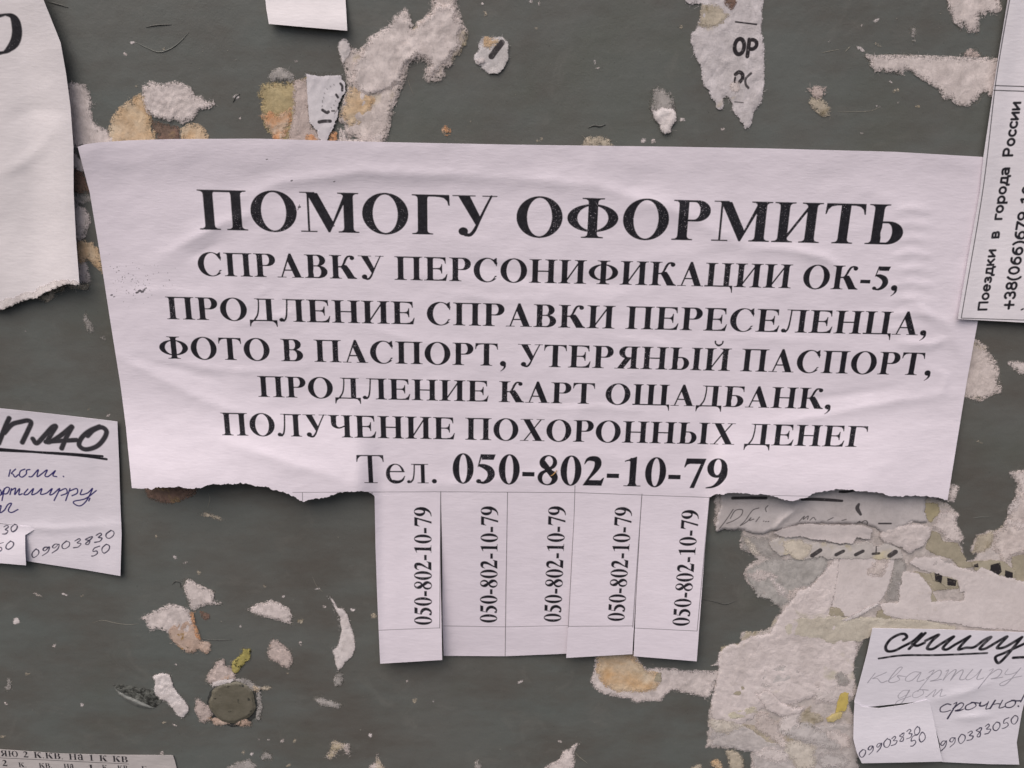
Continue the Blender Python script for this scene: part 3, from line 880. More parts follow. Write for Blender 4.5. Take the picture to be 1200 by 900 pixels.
CREASES = [   # polyline, amp mm, width px
    ([(280, 232), (330, 214), (420, 202), (540, 205), (650, 214)], .55, 15), ([(190, 300), (225, 280), (262, 262), (300, 248)], .45, 11), ([(215, 305), (260, 285)], -.3, 8),
    ([(880, 290), (930, 293), (970, 303), (990, 322)], .50, 9), ([(610, 208), (700, 218), (800, 250), (880, 292)], .5, 18),
    ([(130, 412), (180, 440), (240, 470), (330, 500)], .5, 16), ([(200, 423), (250, 432), (300, 436), (360, 430)], .22, 6), ([(480, 300), (560, 310), (640, 330), (760, 333)], -.25, 14),
    ([(150, 420), (210, 432), (262, 447)], -.25, 8), ([(250, 512), (330, 540), (410, 565)], .5, 18), ([(640, 480), (700, 476), (760, 484)], .22, 6), ([(590, 468), (670, 474), (730, 470)], -.15, 5),
    ([(880, 500), (960, 488), (1050, 470), (1120, 462)], .35, 9), ([(930, 470), (1000, 462), (1060, 452)], -.25, 6), ([(1070, 362), (1110, 378), (1128, 420)], .4, 12), ([(1055, 402), (1090, 404), (1110, 398)], .4, 6),
    ([(1060, 352), (1085, 362), (1090, 372)], .3, 5), ([(1085, 430), (1110, 440), (1105, 458), (1080, 462)], .22, 4), ([(500, 570), (600, 562), (720, 560)], .25, 12),
    ([(275, 380), (330, 372), (350, 360)], .22, 5), ([(300, 345), (316, 338)], .2, 3), ([(520, 340), (580, 352), (640, 350)], .22, 7), ([(430, 382), (480, 400), (560, 405)], .15, 7),
    ([(700, 395), (760, 400), (800, 410)], .18, 5), ([(820, 395), (900, 396), (990, 402)], .18, 6), ([(140, 345), (200, 340), (250, 352)], .18, 7),
]
for k in range(9):
    y = 247 + 17.5 * k
    CREASES.append(([(1048 - (k > 4) * 8, y), (1068, y - 3), (1092, y + 1)], (.34, .3, .22, .34, .24, .36, .28, .3, .22)[k], 4.2))
def h_main(u, v, e):
    h = 1.0 + .30 * (fbm(u * .006, v * .009, 3, 3) - .5) + .16 * (fbm(u * .020, v * .032, 3, 8) - .5) + .26 * crumple(u * .011 + v * .004, v * .020 - u * .002, 8) + .10 * crumple(u * .03, v * .05 + u * .006, 19)
    bu = 120 + (v - 170) * .12
    tabs = sm(415, 450, u) * (1 - sm(825, 850, u))
    lift = sm(440, 590, v) ** 1.4 * (4.3 * (1 - tabs) + .8 * tabs)
    lift *= .55 + .45 * sm(1130, 1000, u) + .45 * sm(400, 180, u)
    h = h + lift
    h = h + 1.3 * (1 - sm(163, 225, v)) * (.4 + .6 * sm(900, 300, u))
    left = 92 + (v - 172) * .156
    h = h + 1.1 * (1 - sm(0, 60, u - left)) * sm(160, 300, 460 - v)
    for p, a, w in CREASES:
        h = h + ridge(u, v, p, a * 1.1, w * .9)
    return np.maximum(h, .35)

MAIN_OUT = [(91, 172), (100, 169), (115, 167), (150, 164.5), (200, 163), (300, 162.5), (375, 164.5), (450, 166.5), (600, 169.5), (790, 172), (900, 174), (1050, 178), (1153, 184), (1180, 186),
            (1164, 270), (1146, 376), (1132.5, 450), (1110.5, 586, .5), (1095, 583, .5), (1075, 581.5, .5), (1045, 582, .5), (1030, 578, .5), (1010, 575, .5), (990, 573, .5), (975, 574, .5), (960, 577, .5), (945, 583, .5),
            (925, 587, .5), (912, 583, .5), (895, 580, .5), (870, 578.5, .5), (850, 578, .5), (836, 580.5, 0), (831.5, 583), (752, 579), (673.7, 577.2), (594.7, 576.6), (516.5, 576.2), (439, 581.5, .5), (437.5, 580, .5), (432, 577, .5), (424, 575.5, .5),
            (412, 575.5, .5), (398, 578, .5), (382, 583, .5), (366, 585, .5), (355, 588.5, .5), (345, 583, .5), (330, 577, .5), (312, 571, .5), (295, 568, .5), (270, 566.5, .5), (248, 568, .5), (236, 571.5, .5), (228, 573, .5), (212, 571, .5), (190, 571.5, .5),
            (172, 572.5, .3), (154.5, 572), (147.5, 500), (141, 450), (129, 375), (117.5, 300), (105, 225), (97, 195)]
nt = empty("paper_notice", (float(WA([(640, 580)], 0)[0][0]), 0, float(WA([(640, 588)], 0)[0][1])),
           "large white notice in bold black serif print with a fringe of tear-off phone tabs", "notice")
sheet("sheet", MAIN_OUT, h_main, MAINP, nt, 1.25, .14, MY, pm, 0, 3)
def h_tab(a, twist, top=577):
    def f(u, v, e):
        base = h_main(u, np.minimum(v, top), e)
        t = sm(top, 775, v)
        return np.maximum(base + a * t + twist(u) * t - (.45 if a < 1 else .1) * sm(733, 772, v) + .10 * (fbm(u * .03, v * .02, 2, int(a * 10)) - .5), .3)
    return f
TABS = [([(439, 581.5), (516.5, 576.2), (516, 640), (516.8, 700), (518.2, 773.4), (445.5, 777.8), (442, 700), (440, 640)], 2.2, lambda u: (u - 440) * .012),
        ([(516.7, 576.2), (594.6, 576.6), (593.4, 640), (592, 700), (591.8, 769), (520, 768.6), (518.6, 735), (518, 640)], -.85, lambda u: (u - 516) * -.004),
        ([(594.8, 576.6), (673.6, 577.2), (671, 640), (668, 700), (664.6, 766), (592, 769), (592.2, 700), (593.6, 640)], -.7, lambda u: (u - 594) * .006),
        ([(673.8, 577.2), (752, 579), (748.5, 640), (745, 700), (741, 766.6), (663.5, 771), (668, 700), (671, 640)], 1.8, lambda u: (u - 670) * -.008),
        ([(752.2, 579), (831.5, 583), (826.5, 640), (822, 700), (816.5, 775), (742.6, 769), (745.6, 700), (749, 640)], 1.7, lambda u: (u - 745) * .012)]
for i, (o_, a_, tw) in enumerate(TABS):
    t = sheet("tear_off_tab", o_, h_tab(a_, tw), MAINP, nt, 1.3, .14, MY, pm, 0, 20 + i)

# a dried straw fibre stuck on the printed 8 of the phone number
def tube(name, pts, r, mat, parent=None, sides=6, r1=None):
    """pts = (x, y, z) metres"""
    pts = [Vector(p) for p in pts]
    V, F = [], []
    for i, p in enumerate(pts):
        d = (pts[min(i + 1, len(pts) - 1)] - pts[max(i - 1, 0)]).normalized()
        a = d.cross(Vector((0, 1, 0))); a = a.normalized() if a.length > 1e-6 else Vector((1, 0, 0))
        b = d.cross(a)
        f = i / (len(pts) - 1)
        rr = r * (1 - .7 * abs(2 * f - 1) ** 2) if r1 is None else r + (r1 - r) * f
        for k in range(sides):
            t = 2 * math.pi * k / sides
            V.append(p + a * math.cos(t) * rr + b * math.sin(t) * rr)
    for i in range(len(pts) - 1):
        for k in range(sides):
            F.append((i * sides + k, i * sides + (k + 1) % sides, (i + 1) * sides + (k + 1) % sides, (i + 1) * sides + k))
    F.append(tuple(range(sides))[::-1]); F.append(tuple(len(V) - sides + k for k in range(sides)))
    org = parent.location if parent else sum(pts, Vector()) / len(pts)
    me = bpy.data.meshes.new(name)
    me.from_pydata([tuple(v - Vector(org)) for v in V], [], F)
    me.polygons.foreach_set('use_smooth', np.ones(len(me.polygons), bool))
    me.materials.append(mat)
    o = bpy.data.objects.new(name, me)
    COL.objects.link(o)
    if parent: o.parent = parent
    else: o.location = org
    return o
def simple(name, col, rough=.6, bump=0):
    m = NT(name)
    m.setv(m.b.inputs['Base Color'], m.mix(m.noise(700, 3), tuple(c * .75 for c in col), tuple(min(1, c * 1.2) for c in col)))
    m.b.inputs['Roughness'].default_value = rough
    if bump: m.setv(m.b.inputs['Normal'], m.bump(m.noise(900, 4), bump))
    return m.m
STRAW = simple("straw", (.42, .24, .09))
def wpt(u, v, h):
    x, z = W(u, v, -h * MM)
    return (x, -h * MM, z)
hh = float(h_main(np.array([648.]), np.array([557.]), 0)[0]) + .15
tag(tube("straw_fibre", [wpt(645, 558, hh), wpt(648, 556.5, hh), wpt(650.5, 554, hh + .1), wpt(653, 550.5, hh + .1)], .00022, STRAW), "tiny tan straw fibre stuck across the printed 8 of the big phone number", "fibre")

# ============================================================ OTHER WHOLE SHEETS
# large plain sheet, upper left
YL = -2.0 * MM
pl = Page("corner_print", -60, 0, 40, 80, YL, 6000)
pl.stroke([(6, 17, 2), (14, 19, 5), (18.5, 26, 9.5), (20, 38, 10.5), (17.5, 49, 9.5), (11, 57, 6), (4, 61.5, 3), (-6, 60, 5), (-14, 40, 9), (-8, 22, 5), (6, 17, 2)], 6, 0, 1)
def h_left(u, v, e):
    right = np.interp(v, [-60, 0, 50, 87, 125, 172, 332], [40, 51, 71, 77.5, 82.5, 86, 93])
    h = 1.6 + 2.6 * (1 - sm(0, 55, right - u)) + 1.2 * sm(250, 350, v) + .8 * (fbm(u * .012, v * .010, 3, 31) - .5) + .35 * (fbm(u * .03, v * .02, 3, 33) - .5)
    return h + ridge(u, v, [(0, 205), (30, 190), (60, 160)], .5, 14) + ridge(u, v, [(10, 140), (40, 128), (75, 130)], -.3, 12)
sheet_l = sheet("wide_sheet", [(-110, -60), (20, -60), (40, -22), (51, 0), (61, 25), (71, 50), (77.5, 87), (82.5, 125), (86, 172), (86.2, 225), (89, 280), (93, 332, .6), (80, 331, .6), (65, 334, .6), (50, 340, .6),
                (40, 347, .6), (25, 350, .6), (12, 356, .6), (4, 360, .6), (-30, 356, .6), (-110, 366, 0)], h_left,
                office_paper("plain_paper", (.745, .70, .725), pl, wear=.8), None, 1.4, .14, YL, pl, 0, 31)
tag(sheet_l, "large blank white sheet at upper left with torn bottom edge and black ring print", "paper sheet")
# small plain sheet tip at the top
def h_top(u, v, e):
    return .9 + 1.6 * sm(-10, 35, v) + .3 * (fbm(u * .03, v * .03, 2, 41) - .5)
tag(sheet("paper_corner", [(305, -60), (400, -60), (403.5, -20), (405.5, 10), (407, 36), (360, 32), (315, 28), (312, 10)], h_top, office_paper("plain_paper_small", (.78, .735, .765)), None, 1.2, .13, -1.5 * MM, None, 0, 41),
    "plain white squared-off sheet end hanging down from the top, nothing printed on it", "paper sheet")
# printed travel notice, right
YR = -2.2 * MM
pr = Page("travel_print", 1110, -60, 1300, 390, YR, 8500)
pr.text("Поездки", (1156.6, 364), (1167.5, 292), (1145.8, 362), (1156.6, 290), font=SANS, cap=735, track=14)
pr.text("в", (1170.6, 279.5), (1171.8, 270.5), (1161.8, 278), (1163, 269), font=SANS, cap=560)
pr.text("города", (1174, 258), (1183.6, 196), (1165.4, 257), (1174.8, 195), font=SANS, cap=555, track=14)
pr.text("России", (1186.8, 183.5), (1196.6, 119), (1174.6, 183), (1184.6, 118.5), font=SANS, cap=735, track=14)
pr.text("+38(066)679-10", (1187, 363), (1211.5, 217), (1174.5, 361), (1199, 216), font=SANS, cap=735, track=14)
pr.line((1197, 363), (1199, 362), 2.0)
pr.stroke([(1183.2, 0), (1174, 52), (1165.8, 105), (1151.5, 225), (1126.5, 372.5)], 1.0, 0, .95)
pr.stroke([(1181.6, 0), (1172, 62)], .6, 0, .5)
pr.line((1126.5, 372.8), (1260, 377), .9)
pr.line((1166, 100.3), (1260, 103.5), 1.0); pr.line((1164.8, 105.8), (1260, 109), 1.0)
def h_right(u, v, e):
    left = np.interp(v, [-60, 0, 67, 120, 184, 225, 372], [1190, 1181, 1170, 1162, 1152.5, 1149, 1122])
    return 1.5 + .9 * sm(240, 375, v) + .7 * (1 - sm(0, 25, u - left)) + .5 * (fbm(u * .02, v * .012, 3, 51) - .5)
tag(sheet("travel_notice", [(1191, -60), (1181, 0), (1170, 67), (1162, 120), (1152.5, 184), (1148.5, 225), (1136, 295), (1122.5, 373.5), (1126, 374), (1200, 378), (1330, 383), (1330, -60)], h_right,
          office_paper("travel_paper", (.795, .755, .805), pr, wear=.3), None, 1.4, .14, YR, pr, 0, 51),
    "white notice at the right with bold sans print turned sideways inside a black frame", "notice")
# handwritten note, left
YN = -1.3 * MM
pn = Page("left_note_ink", -80, 465, 160, 690, YN, 8500)
def Z(pts, w):   # traced in an enlargement
    return [(x * .2332, 470 + y * .2332, (p[0] if p else w)) for x, y, *p in pts]
for st in ([(46, 86), (22, 140), (-6, 212)], [(22, 160), (60, 118), (105, 104), (140, 98), (156, 110), (140, 150), (112, 208)],
           [(165, 190), (185, 212), (225, 172), (262, 132), (280, 128), (256, 168), (238, 206), (270, 196), (312, 168), (360, 128)],
           [(362, 130), (332, 185), (310, 238)], [(230, 205), (300, 200), (385, 196)],
           [(500, 128), (450, 150), (410, 185), (398, 222), (430, 243), (485, 228), (522, 190), (535, 152), (510, 132), (470, 146), (440, 175)]):
    pn.stroke(Z(st, 6.1), 6.1, 0, .97, soft=2.0, dry=0)
pn.stroke(Z([(-60, 236), (200, 258), (400, 274), (535, 292)], 3.2), 3.2, 0, 1); pn.stroke(Z([(-60, 246), (300, 262), (515, 277)], 3.0), 3.0, 0, 1)
for st in ([(52, 345), (44, 378)], [(78, 342), (58, 362), (66, 368), (76, 382), (92, 370)], [(125, 342), (103, 352), (98, 374), (112, 382), (132, 366), (134, 348), (150, 344)],
           [(146, 380), (162, 378), (192, 345), (188, 380), (236, 346), (226, 374), (240, 380), (262, 364), (278, 350), (266, 374), (285, 380)], [(318, 378), (320, 380)],
           [(-20, 460), (0, 445), (8, 470)], [(0, 475), (30, 435), (48, 440), (35, 465), (12, 466)], [(22, 440), (10, 500)], [(58, 440), (50, 470)], [(56, 450), (78, 438), (74, 470), (98, 440), (95, 470), (112, 466)],
           [(140, 442), (120, 468), (140, 468), (168, 440), (160, 470), (185, 462), (210, 440), (205, 468), (235, 462), (262, 440), (250, 470), (268, 466), (300, 440), (272, 500)],
           [(300, 452), (330, 440), (336, 462), (308, 474)], [(352, 440), (330, 500)], [(350, 452), (385, 440), (388, 462), (362, 476)], [(412, 445), (405, 470), (440, 462), (465, 440), (435, 500), (405, 526), (378, 520), (372, 504), (430, 490), (484, 450)], [(452, 488), (446, 502)],
           [(-20, 545), (5, 525), (0, 560), (22, 548), (40, 520), (58, 515), (42, 548), (58, 560), (90, 545)]):
    pn.stroke(Z(st, 1.7), 1.7, 1, 1)
pn.hand("0990", (36, 654.5), (84, 641.5), 5.4, .30, 1.5, 2, 1, 5)
pn.hand("3830", (86, 643), (137, 628), 5.4, .30, 1.5, 2, 1, 6)
pn.hand("50", (107, 652), (131, 645.5), 6.2, .3, 1.5, 2, 1, 7)
pn.hand("30", (3, 626), (22, 622), 5.4, .3, 1.5, 2, 1, 8)
pn.hand("50", (-6, 648), (19, 642), 6, .3, 1.5, 2, 1, 9)
NOTEP = office_paper("note_paper", (.745, .70, .77), pn, wear=.15)
def h_noteL(u, v, e):
    return .7 + .8 * sm(600, 675, v) + .45 * (1 - sm(475, 500, v)) + .3 * (fbm(u * .02, v * .02, 3, 61) - .5) + ridge(u, v, [(20, 616), (60, 620), (143, 615)], .35, 6) + .5 * sm(110, 142, u)
nl = empty("handwritten_note", centre([(0, 660), (141, 675)]), "lilac-white note at the left edge with smeared black marker word over blue pen lines", "note")
sheet("sheet", [(-90, 462), (0, 478.5), (70, 486), (137.5, 494), (139.5, 540), (141, 590), (142.5, 625), (141, 675), (100, 668), (31, 657.5), (29, 640), (28.5, 626), (24, 616), (-90, 603)], h_noteL, NOTEP, nl, 1.1, .13, YN, pn, 0, 61)
sheet("tear_off_tab", [(-90, 602), (0, 614.2), (25, 616.4), (55, 617.5, 0), (40, 621), (29.5, 627), (29.5, 645), (30.5, 662.5), (0, 660), (-90, 654)], lambda u, v, e: 1.1 + 1.9 * sm(614, 664, v) + .7 * sm(-20, 30, u) * sm(614, 640, v) - .6 * sm(30, 55, u),
      NOTEP, nl, 1.0, .13, YN, pn, 0, 62)
# handwritten note, lower right
YK = -2.2 * MM
pk = Page("right_note_ink", 990, 725, 1290, 910, YK, 8500)
Z2 = lambda pts, w: [(1000 + x / 6.0, 640 + y / 6.0, (p[0] if p else w)) for x, y, *p in pts]
for st in ([(352, 660), (376, 640), (360, 618), (320, 622), (262, 655), (228, 705), (240, 738), (290, 735), (350, 705), (420, 668), (480, 615)],
           [(505, 612), (450, 665), (392, 722)], [(415, 690), (450, 700), (500, 680)], [(508, 665), (560, 640), (600, 624), (550, 670), (520, 718), (560, 722), (620, 685), (705, 636), (660, 680), (630, 718), (660, 726), (720, 690), (820, 634)],
           [(820, 634), (770, 685), (740, 726), (790, 715), (850, 710), (920, 660), (968, 640), (920, 685), (890, 722), (930, 720), (1000, 680), (1080, 636), (1040, 680), (1012, 716), (1060, 712), (1120, 680), (1186, 640)],
           [(1186, 640), (1120, 720), (1060, 790), (1018, 822), (1000, 780), (1060, 752), (1140, 715), (1260, 660)], [(1125, 785), (1180, 782), (1300, 780)]):
    pk.stroke(Z2(st, 4.2), 4.2, 0, 1, soft=1.4, dry=.1)
pk.stroke(Z2([(180, 790), (350, 768), (600, 766), (940, 752)], 3.2), 3.2, 0, 1, dry=.15)
pk.hand("квартиру", (1017, 800), (1196, 794), 11, .55, 1.15, 2, .55, 12)
pk.hand("дом", (1050, 818), (1108, 815), 8.5, .5, 1.15, 2, .5, 13)
pk.hand("срочно!", (1100, 834), (1200, 828), 8.5, .45, 2.0, 2, 1, 14)
pk.hand("0990", (1007, 889.5), (1046, 873), 5.6, .3, 1.5, 2, 1, 15)
pk.hand("3830", (1045, 874), (1081, 858), 5.6, .3, 1.5, 2, 1, 16)
pk.hand("50", (1067, 875), (1087, 867), 6.2, .3, 1.5, 2, 1, 17)
pk.hand("990383050", (1102, 880), (1196, 846), 6.2, .25, 1.5, 2, 1, 18)
NOTER = office_paper("note_paper_right", (.745, .715, .785), pk, wear=.1)
def h_noteR(u, v, e):
    return 1.6 + .3 * sm(830, 895, v) + .35 * (fbm(u * .02, v * .02, 3, 71) - .5) + ridge(u, v, [(1089, 822), (1130, 812), (1160, 800)], .5, 10) + ridge(u, v, [(1120, 842), (1160, 838)], .5, 7)
nr = empty("handwritten_note", centre([(1000, 895), (1195, 895)]), "pale note at lower right with bold marker word, underline and grey handwriting beneath", "note")
sheet("sheet", [(1022.5, 736), (1100, 737.5), (1200, 741), (1300, 745), (1300, 800), (1205, 806), (1197.5, 835), (1191.5, 870), (1194.5, 896), (1160, 895.5), (1104, 893), (1101, 870), (1092, 840), (1088, 821), (1003, 830), (1001, 822), (1008, 796), (1016, 766)],
      h_noteR, NOTER, nr, 1.1, .13, YK, pk, 0, 71)
sheet("tear_off_tab", [(1001.5, 822), (1010, 828), (1030, 830), (1060, 826), (1086, 820), (1089.5, 822), (1093.5, 840), (1098, 862), (1104.5, 892.5), (1060, 893.5), (1010, 894.5), (1004, 882), (1000, 866), (1000.5, 840)],
      lambda u, v, e: 2.0 + 1.9 * sm(822, 893, v) + .4 * (1 - sm(1000, 1030, u)), NOTER, nr, 1.0, .13, YK, pk, 0, 72)
# clipping at the lower left
YC = -.8 * MM
pc = Page("clipping_ink", -60, 870, 260, 960, YC, 9000)
LOW = dict(SERIF)
def low(s): return [{"я": "Я", "ю": "ю", "к": "К", "в": "В", "н": "Н", "а": "аb", ".": ".1", "н": "Н", "2": "2", "1": "1"}.get(c, c) for c in s]
def _yu(g): g.stem(90, 130); g.R(200, 310, 380, 360); g.E(620, 335, 270, 352); g.E(620, 335, 140, 315, False)
def _ab(g): g.E(230, 190, 190, 200); g.E(250, 190, 80, 140, False); g.R(330, 0, 480, 480); g.E(330, 480, 150, 200); g.E(280, 450, 70, 110, False); g.E(140, 520, 80, 80); g.R(400, 0, 560, 40)
for ch, adv, f in (("ю", 920, _yu), ("аb", 580, _ab)):
    g = G(adv); f(g); LOW[ch] = g.done()
pc.text(low("няю 2 к.кв. на 1 к кв"), (-10, 885.6), (150, 893.6), (-10, 878.6), (150, 886.6), font=LOW, cap=676, space=420)
pc.line((-30, 886.6), (151, 895.4), .8)
pc.text(low("2"), (3, 897.5), (9, 898), (3, 890.5), (9, 891), font=LOW)
for a, s in ((22, "к."), (46, "кв."), (75, "на"), (104, "1"), (120, "к"), (138, "кв"), (166, "б")):
    n_ = len(s.replace(".", "")) * 6 + (3 if "." in s else 0)
    yb = 898.5 + (a - 3) * .03
    pc.text([{"б": "Б"}.get(c, c) for c in low(s)], (a, yb), (a + n_, yb + .2), (a, yb - 5.6), (a + n_, yb - 5.4), font=LOW)
tag(sheet("newspaper_clipping", [(-80, 872), (0, 878), (70, 883), (130, 884.5), (202.5, 885), (205, 892), (208, 904), (214, 950), (-80, 950)], lambda u, v, e: .5 + .4 * (fbm(u * .03, v * .05, 2, 81) - .3),
          office_paper("newsprint", (.50, .465, .46), pc, wear=.3, grain=1.5, rough=.8), None, 1.2, .10, YC, pc, 0, 81),
    "greyish printed clipping in the lower left corner with an underlined bold serif line", "clipping")

# ============================================================ TORN SCRAPS
WHITE = (.76, .675, .66); GREY = (.40, .38, .375); CREAM = (.62, .53, .42); TAN = (.44, .36, .25); ORANGE = (.58, .31, .16); PINK = (.60, .45, .40)
M_FILM = torn_paper("glue_residue_film", (.26, .25, .225), (.17, .165, .15), fuzz=2.2, alpha=.30, relief=.3, dark=.1)
M_white = torn_paper("pulp_white", WHITE, (.64, .57, .555), fuzz=1.5, relief=.65)
M_thick = torn_paper("pulp_thick", (.76, .70, .70), (.62, .56, .555), fuzz=.55, relief=.8, dark=.15)
M_thin = torn_paper("pulp_thin", (.52, .485, .47), (.40, .375, .36), fuzz=1.3, alpha=.62, relief=.7)
M_fluff = torn_paper("pulp_fluffy", (.74, .65, .625), (.60, .525, .50), fuzz=2.0, relief=.85, spots=[(60, .56, .7, (.50, .42, .27))])
M_cream = torn_paper("glue_cream", (.72, .61, .48), (.66, .53, .38), fuzz=1.8, spots=[(60, .42, .78, (.66, .38, .16))])
M_tan = torn_paper("glue_tan", (.44, .39, .30), (.36, .32, .245), fuzz=.5, relief=.5, dark=.12)
M_tan2 = torn_paper("paper_tan", (.56, .49, .40), (.49, .43, .345), fuzz=1.3, relief=.9, spots=[(150, .55, .66, (.30, .25, .17))])
M_orange = torn_paper("glue_orange", (.72, .37, .19), (.64, .40, .25), fuzz=1.6, spots=[(130, .52, .62, (.66, .50, .38))], relief=.8)
M_olive = torn_paper("glue_olive", (.54, .45, .27), (.46, .36, .20), fuzz=1.9, spots=[(110, .56, .68, (.55, .34, .17))], relief=.9)
M_pink = torn_paper("pulp_pink", (.60, .50, .47), (.54, .45, .42), fuzz=1.3, spots=[(120, .60, .70, (.58, .36, .22))])
M_rust = torn_paper("pulp_rusty", (.60, .47, .40), (.50, .36, .29), fuzz=1.2, spots=[(160, .58, .64, (.36, .22, .08)), (260, .62, .66, (.10, .08, .05))])
M_brown = torn_paper("glue_brown", (.27, .17, .135), (.20, .145, .115), fuzz=1.6, spots=[(140, .56, .64, (.32, .22, .13))], dark=.3)
M_yellow = torn_paper("paper_yellow", (.60, .47, .14), (.52, .41, .14), fuzz=.3, relief=.5, dark=.1)
M_lichen = torn_paper("speckled_yellow", (.50, .43, .15), (.32, .28, .10), fuzz=.6, relief=.8, spots=[(500, .55, .60, (.045, .045, .02)), (330, .62, .68, (.55, .48, .22))])

def stain(*a, **k): return scrap(*a, **k)
def cluster(label, cat, first, group=None, name="paper_residue"):
    return empty(name, centre(first), label, cat, group)

# --- beside the big sheet, upper left
o1 = [(76, 96), (88, 96), (100, 99), (105, 107), (109, 118), (107, 127), (109, 138), (114, 147), (124, 151), (134, 156), (142, 162), (142, 172), (96, 174), (76, 172)]
c = cluster("pulpy cream and white paper residue above the top left corner of the large notice", "paper residue", o1)
scrap("paper_layer", o1, M_white, None, parent=c, base=.15, amp=.35)
scrap("paper_layer", [(124, 170), (127, 152), (131, 136), (137, 128), (146, 120), (155, 114), (165, 107), (173, 118), (178, 138), (178, 150), (184, 158), (184, 170)], M_cream, "cream layer stained orange", parent=c, base=.2, amp=.35)
scrap("paper_layer", [(176, 138), (190, 143), (205, 147), (212, 150), (212, 168), (182, 170), (184, 158), (178, 150)], M_brown, "thin brown layer", parent=c, base=.1, amp=.1)
scrap("paper_layer", [(211, 150), (220, 145), (232, 144), (240, 149), (245, 158), (246, 170), (211, 170)], M_cream, "small cream layer", parent=c, base=.2, amp=.25)
scrap("paper_layer", [(166, 100), (172, 99), (176, 94), (190, 97), (205, 94), (215, 97), (224, 103), (229, 113), (236, 112), (243, 118), (250, 116), (252, 122), (246, 126), (234, 130), (222, 142), (213, 146), (205, 141), (195, 142), (183, 138), (172, 133), (167, 120)], M_white, "grey white fluffy layer", parent=c, base=.4, amp=.75, sc=.2, curl=.5)
o2 = [(86, 172), (98, 178), (104, 205), (112, 250), (108, 262), (101, 276), (92, 284), (84, 270)]
c = cluster("narrow strip of white residue between the large notice and the plain left sheet", "paper residue", [(96, 330)])
scrap("paper_layer", [(84, 225), (96, 228), (108, 229), (112, 236), (100, 238), (92, 240), (90, 248), (84, 250)], M_thin, None, parent=c, base=.1, amp=.2)
scrap("paper_layer", [(84, 246), (92, 240), (100, 243), (105, 253), (107, 262), (103, 270), (100, 278), (94, 284), (84, 282)], M_white, None, parent=c, base=.3, amp=.5)
scrap("paper_layer", [(86, 284), (97, 281), (110, 284), (118, 296), (121, 310), (122, 321), (112, 314), (104, 306), (95, 310), (88, 300)], M_cream, None, parent=c, base=.3, amp=.4)
scrap("paper_layer", [(90, 300), (103, 305), (104, 318), (107, 331, 0), (90, 333)], M_white, None, parent=c, base=.15, amp=.2)
scrap("paper_layer", [(84, 172), (92, 185), (98, 190), (99, 203), (92, 200), (84, 195)], M_thick, None, parent=c, base=.3, amp=.3)
scrap("paper_layer", [(84, 196), (98, 200), (106, 222), (105, 228), (84, 226)], M_brown, "dark brown layer", parent=c, base=.08, amp=.1)  # flat brown layer filling the dark stripe between plain sheet and notice
scrap("torn_scrap", [(44, 346), (55, 341), (78, 333), (104, 333), (102, 340), (80, 338), (66, 344), (62, 350), (56, 354), (45, 352)], M_tan2, "brownish tuft of pulp under the torn bottom edge of the large plain sheet", base=.2, amp=.5)
scrap("torn_fringe", [(-40, 357), (4, 352), (25, 344), (40, 341), (50, 335), (65, 329), (80, 327), (93, 329), (94, 334), (80, 334), (66, 338), (51, 344), (40, 350), (26, 354), (12, 359), (4, 363), (-40, 361)], M_thick, None, parent=sheet_l, hfn=lambda u, v, e: h_left(u, v, e) + .1, jag=.5)
# --- orange and white mass above the notice
c = cluster("big ragged mass of orange, cream and grey white pulp above the notice heading", "paper residue", [(300, 168), (550, 168)])
scrap("paper_layer", [(301, 112), (306, 99), (315, 95), (332, 96), (345, 93), (356, 92), (364, 90), (364, 168), (330, 168), (322, 163), (310, 150), (306, 138), (306, 122)], M_olive, "olive stained layer", parent=c, base=.2, amp=.3)
scrap("paper_layer", [(314, 91), (317, 84), (324, 79), (334, 80), (341, 85), (350, 93), (342, 97), (330, 95), (320, 97)], M_thin, "wispy layer", parent=c, base=.4, amp=.6)
scrap("paper_layer", [(305, 136), (314, 130), (326, 133), (334, 128), (341, 124), (343, 138), (338, 152), (331, 166), (322, 166), (316, 155)], M_orange, "orange layer", parent=c, base=.5, amp=.5, sc=.2)
scrap("paper_layer", [(342, 96), (352, 91), (362, 90), (366, 148), (374, 155), (384, 170), (334, 170), (339, 152), (343, 134)], M_pink, None, parent=c, base=.4, amp=.4)
scrap("paper_layer", [(358, 156), (368, 158), (376, 170), (356, 170)], M_orange, "orange layer", parent=c, base=.8, amp=.3)
scrap("paper_layer", [(386, 154), (395, 156), (396, 170), (384, 170)], M_orange, "orange layer", parent=c, base=.5, amp=.3)
big = [(398, 52), (401, 47), (406, 48), (410, 56), (420, 58), (427, 53), (432, 44), (443, 41), (450, 35), (460, 31), (464, 20), (470, 12), (476, 8), (480, 20), (484, 32), (490, 25), (497, 19), (504, 12), (508, -10), (534, -12), (537, 8), (543, 24), (549, 36), (548, 46), (541, 58), (535, 68), (529, 79),
       (523, 80), (521, 90), (516, 96), (504, 98), (494, 92), (496, 86), (501, 77), (498, 70), (490, 73), (482, 72), (478, 82), (475, 98), (468, 112), (461, 124), (459, 140), (456, 155), (453, 172), (420, 172), (415, 160), (407, 163), (404, 150), (396, 140), (399, 125), (405, 108), (405, 90), (400, 72)]
scrap("paper_layer", big, M_fluff, "large fibrous grey white layer", parent=c, base=.3, amp=1.0, sc=.055, seed=77, jag=.5, step=.5)
scrap("paper_layer", [(432, 44), (450, 34), (468, 14), (478, 10), (484, 34), (500, 20), (512, 6), (530, 6), (542, 30), (540, 52), (524, 72), (512, 88), (500, 90), (503, 74), (490, 66), (476, 78), (468, 98), (450, 108), (430, 112), (415, 100), (412, 76), (424, 62)], M_white, "paler upper layer", parent=c, base=1.0, amp=1.0, sc=.07, seed=78, jag=.7, curl=.4)
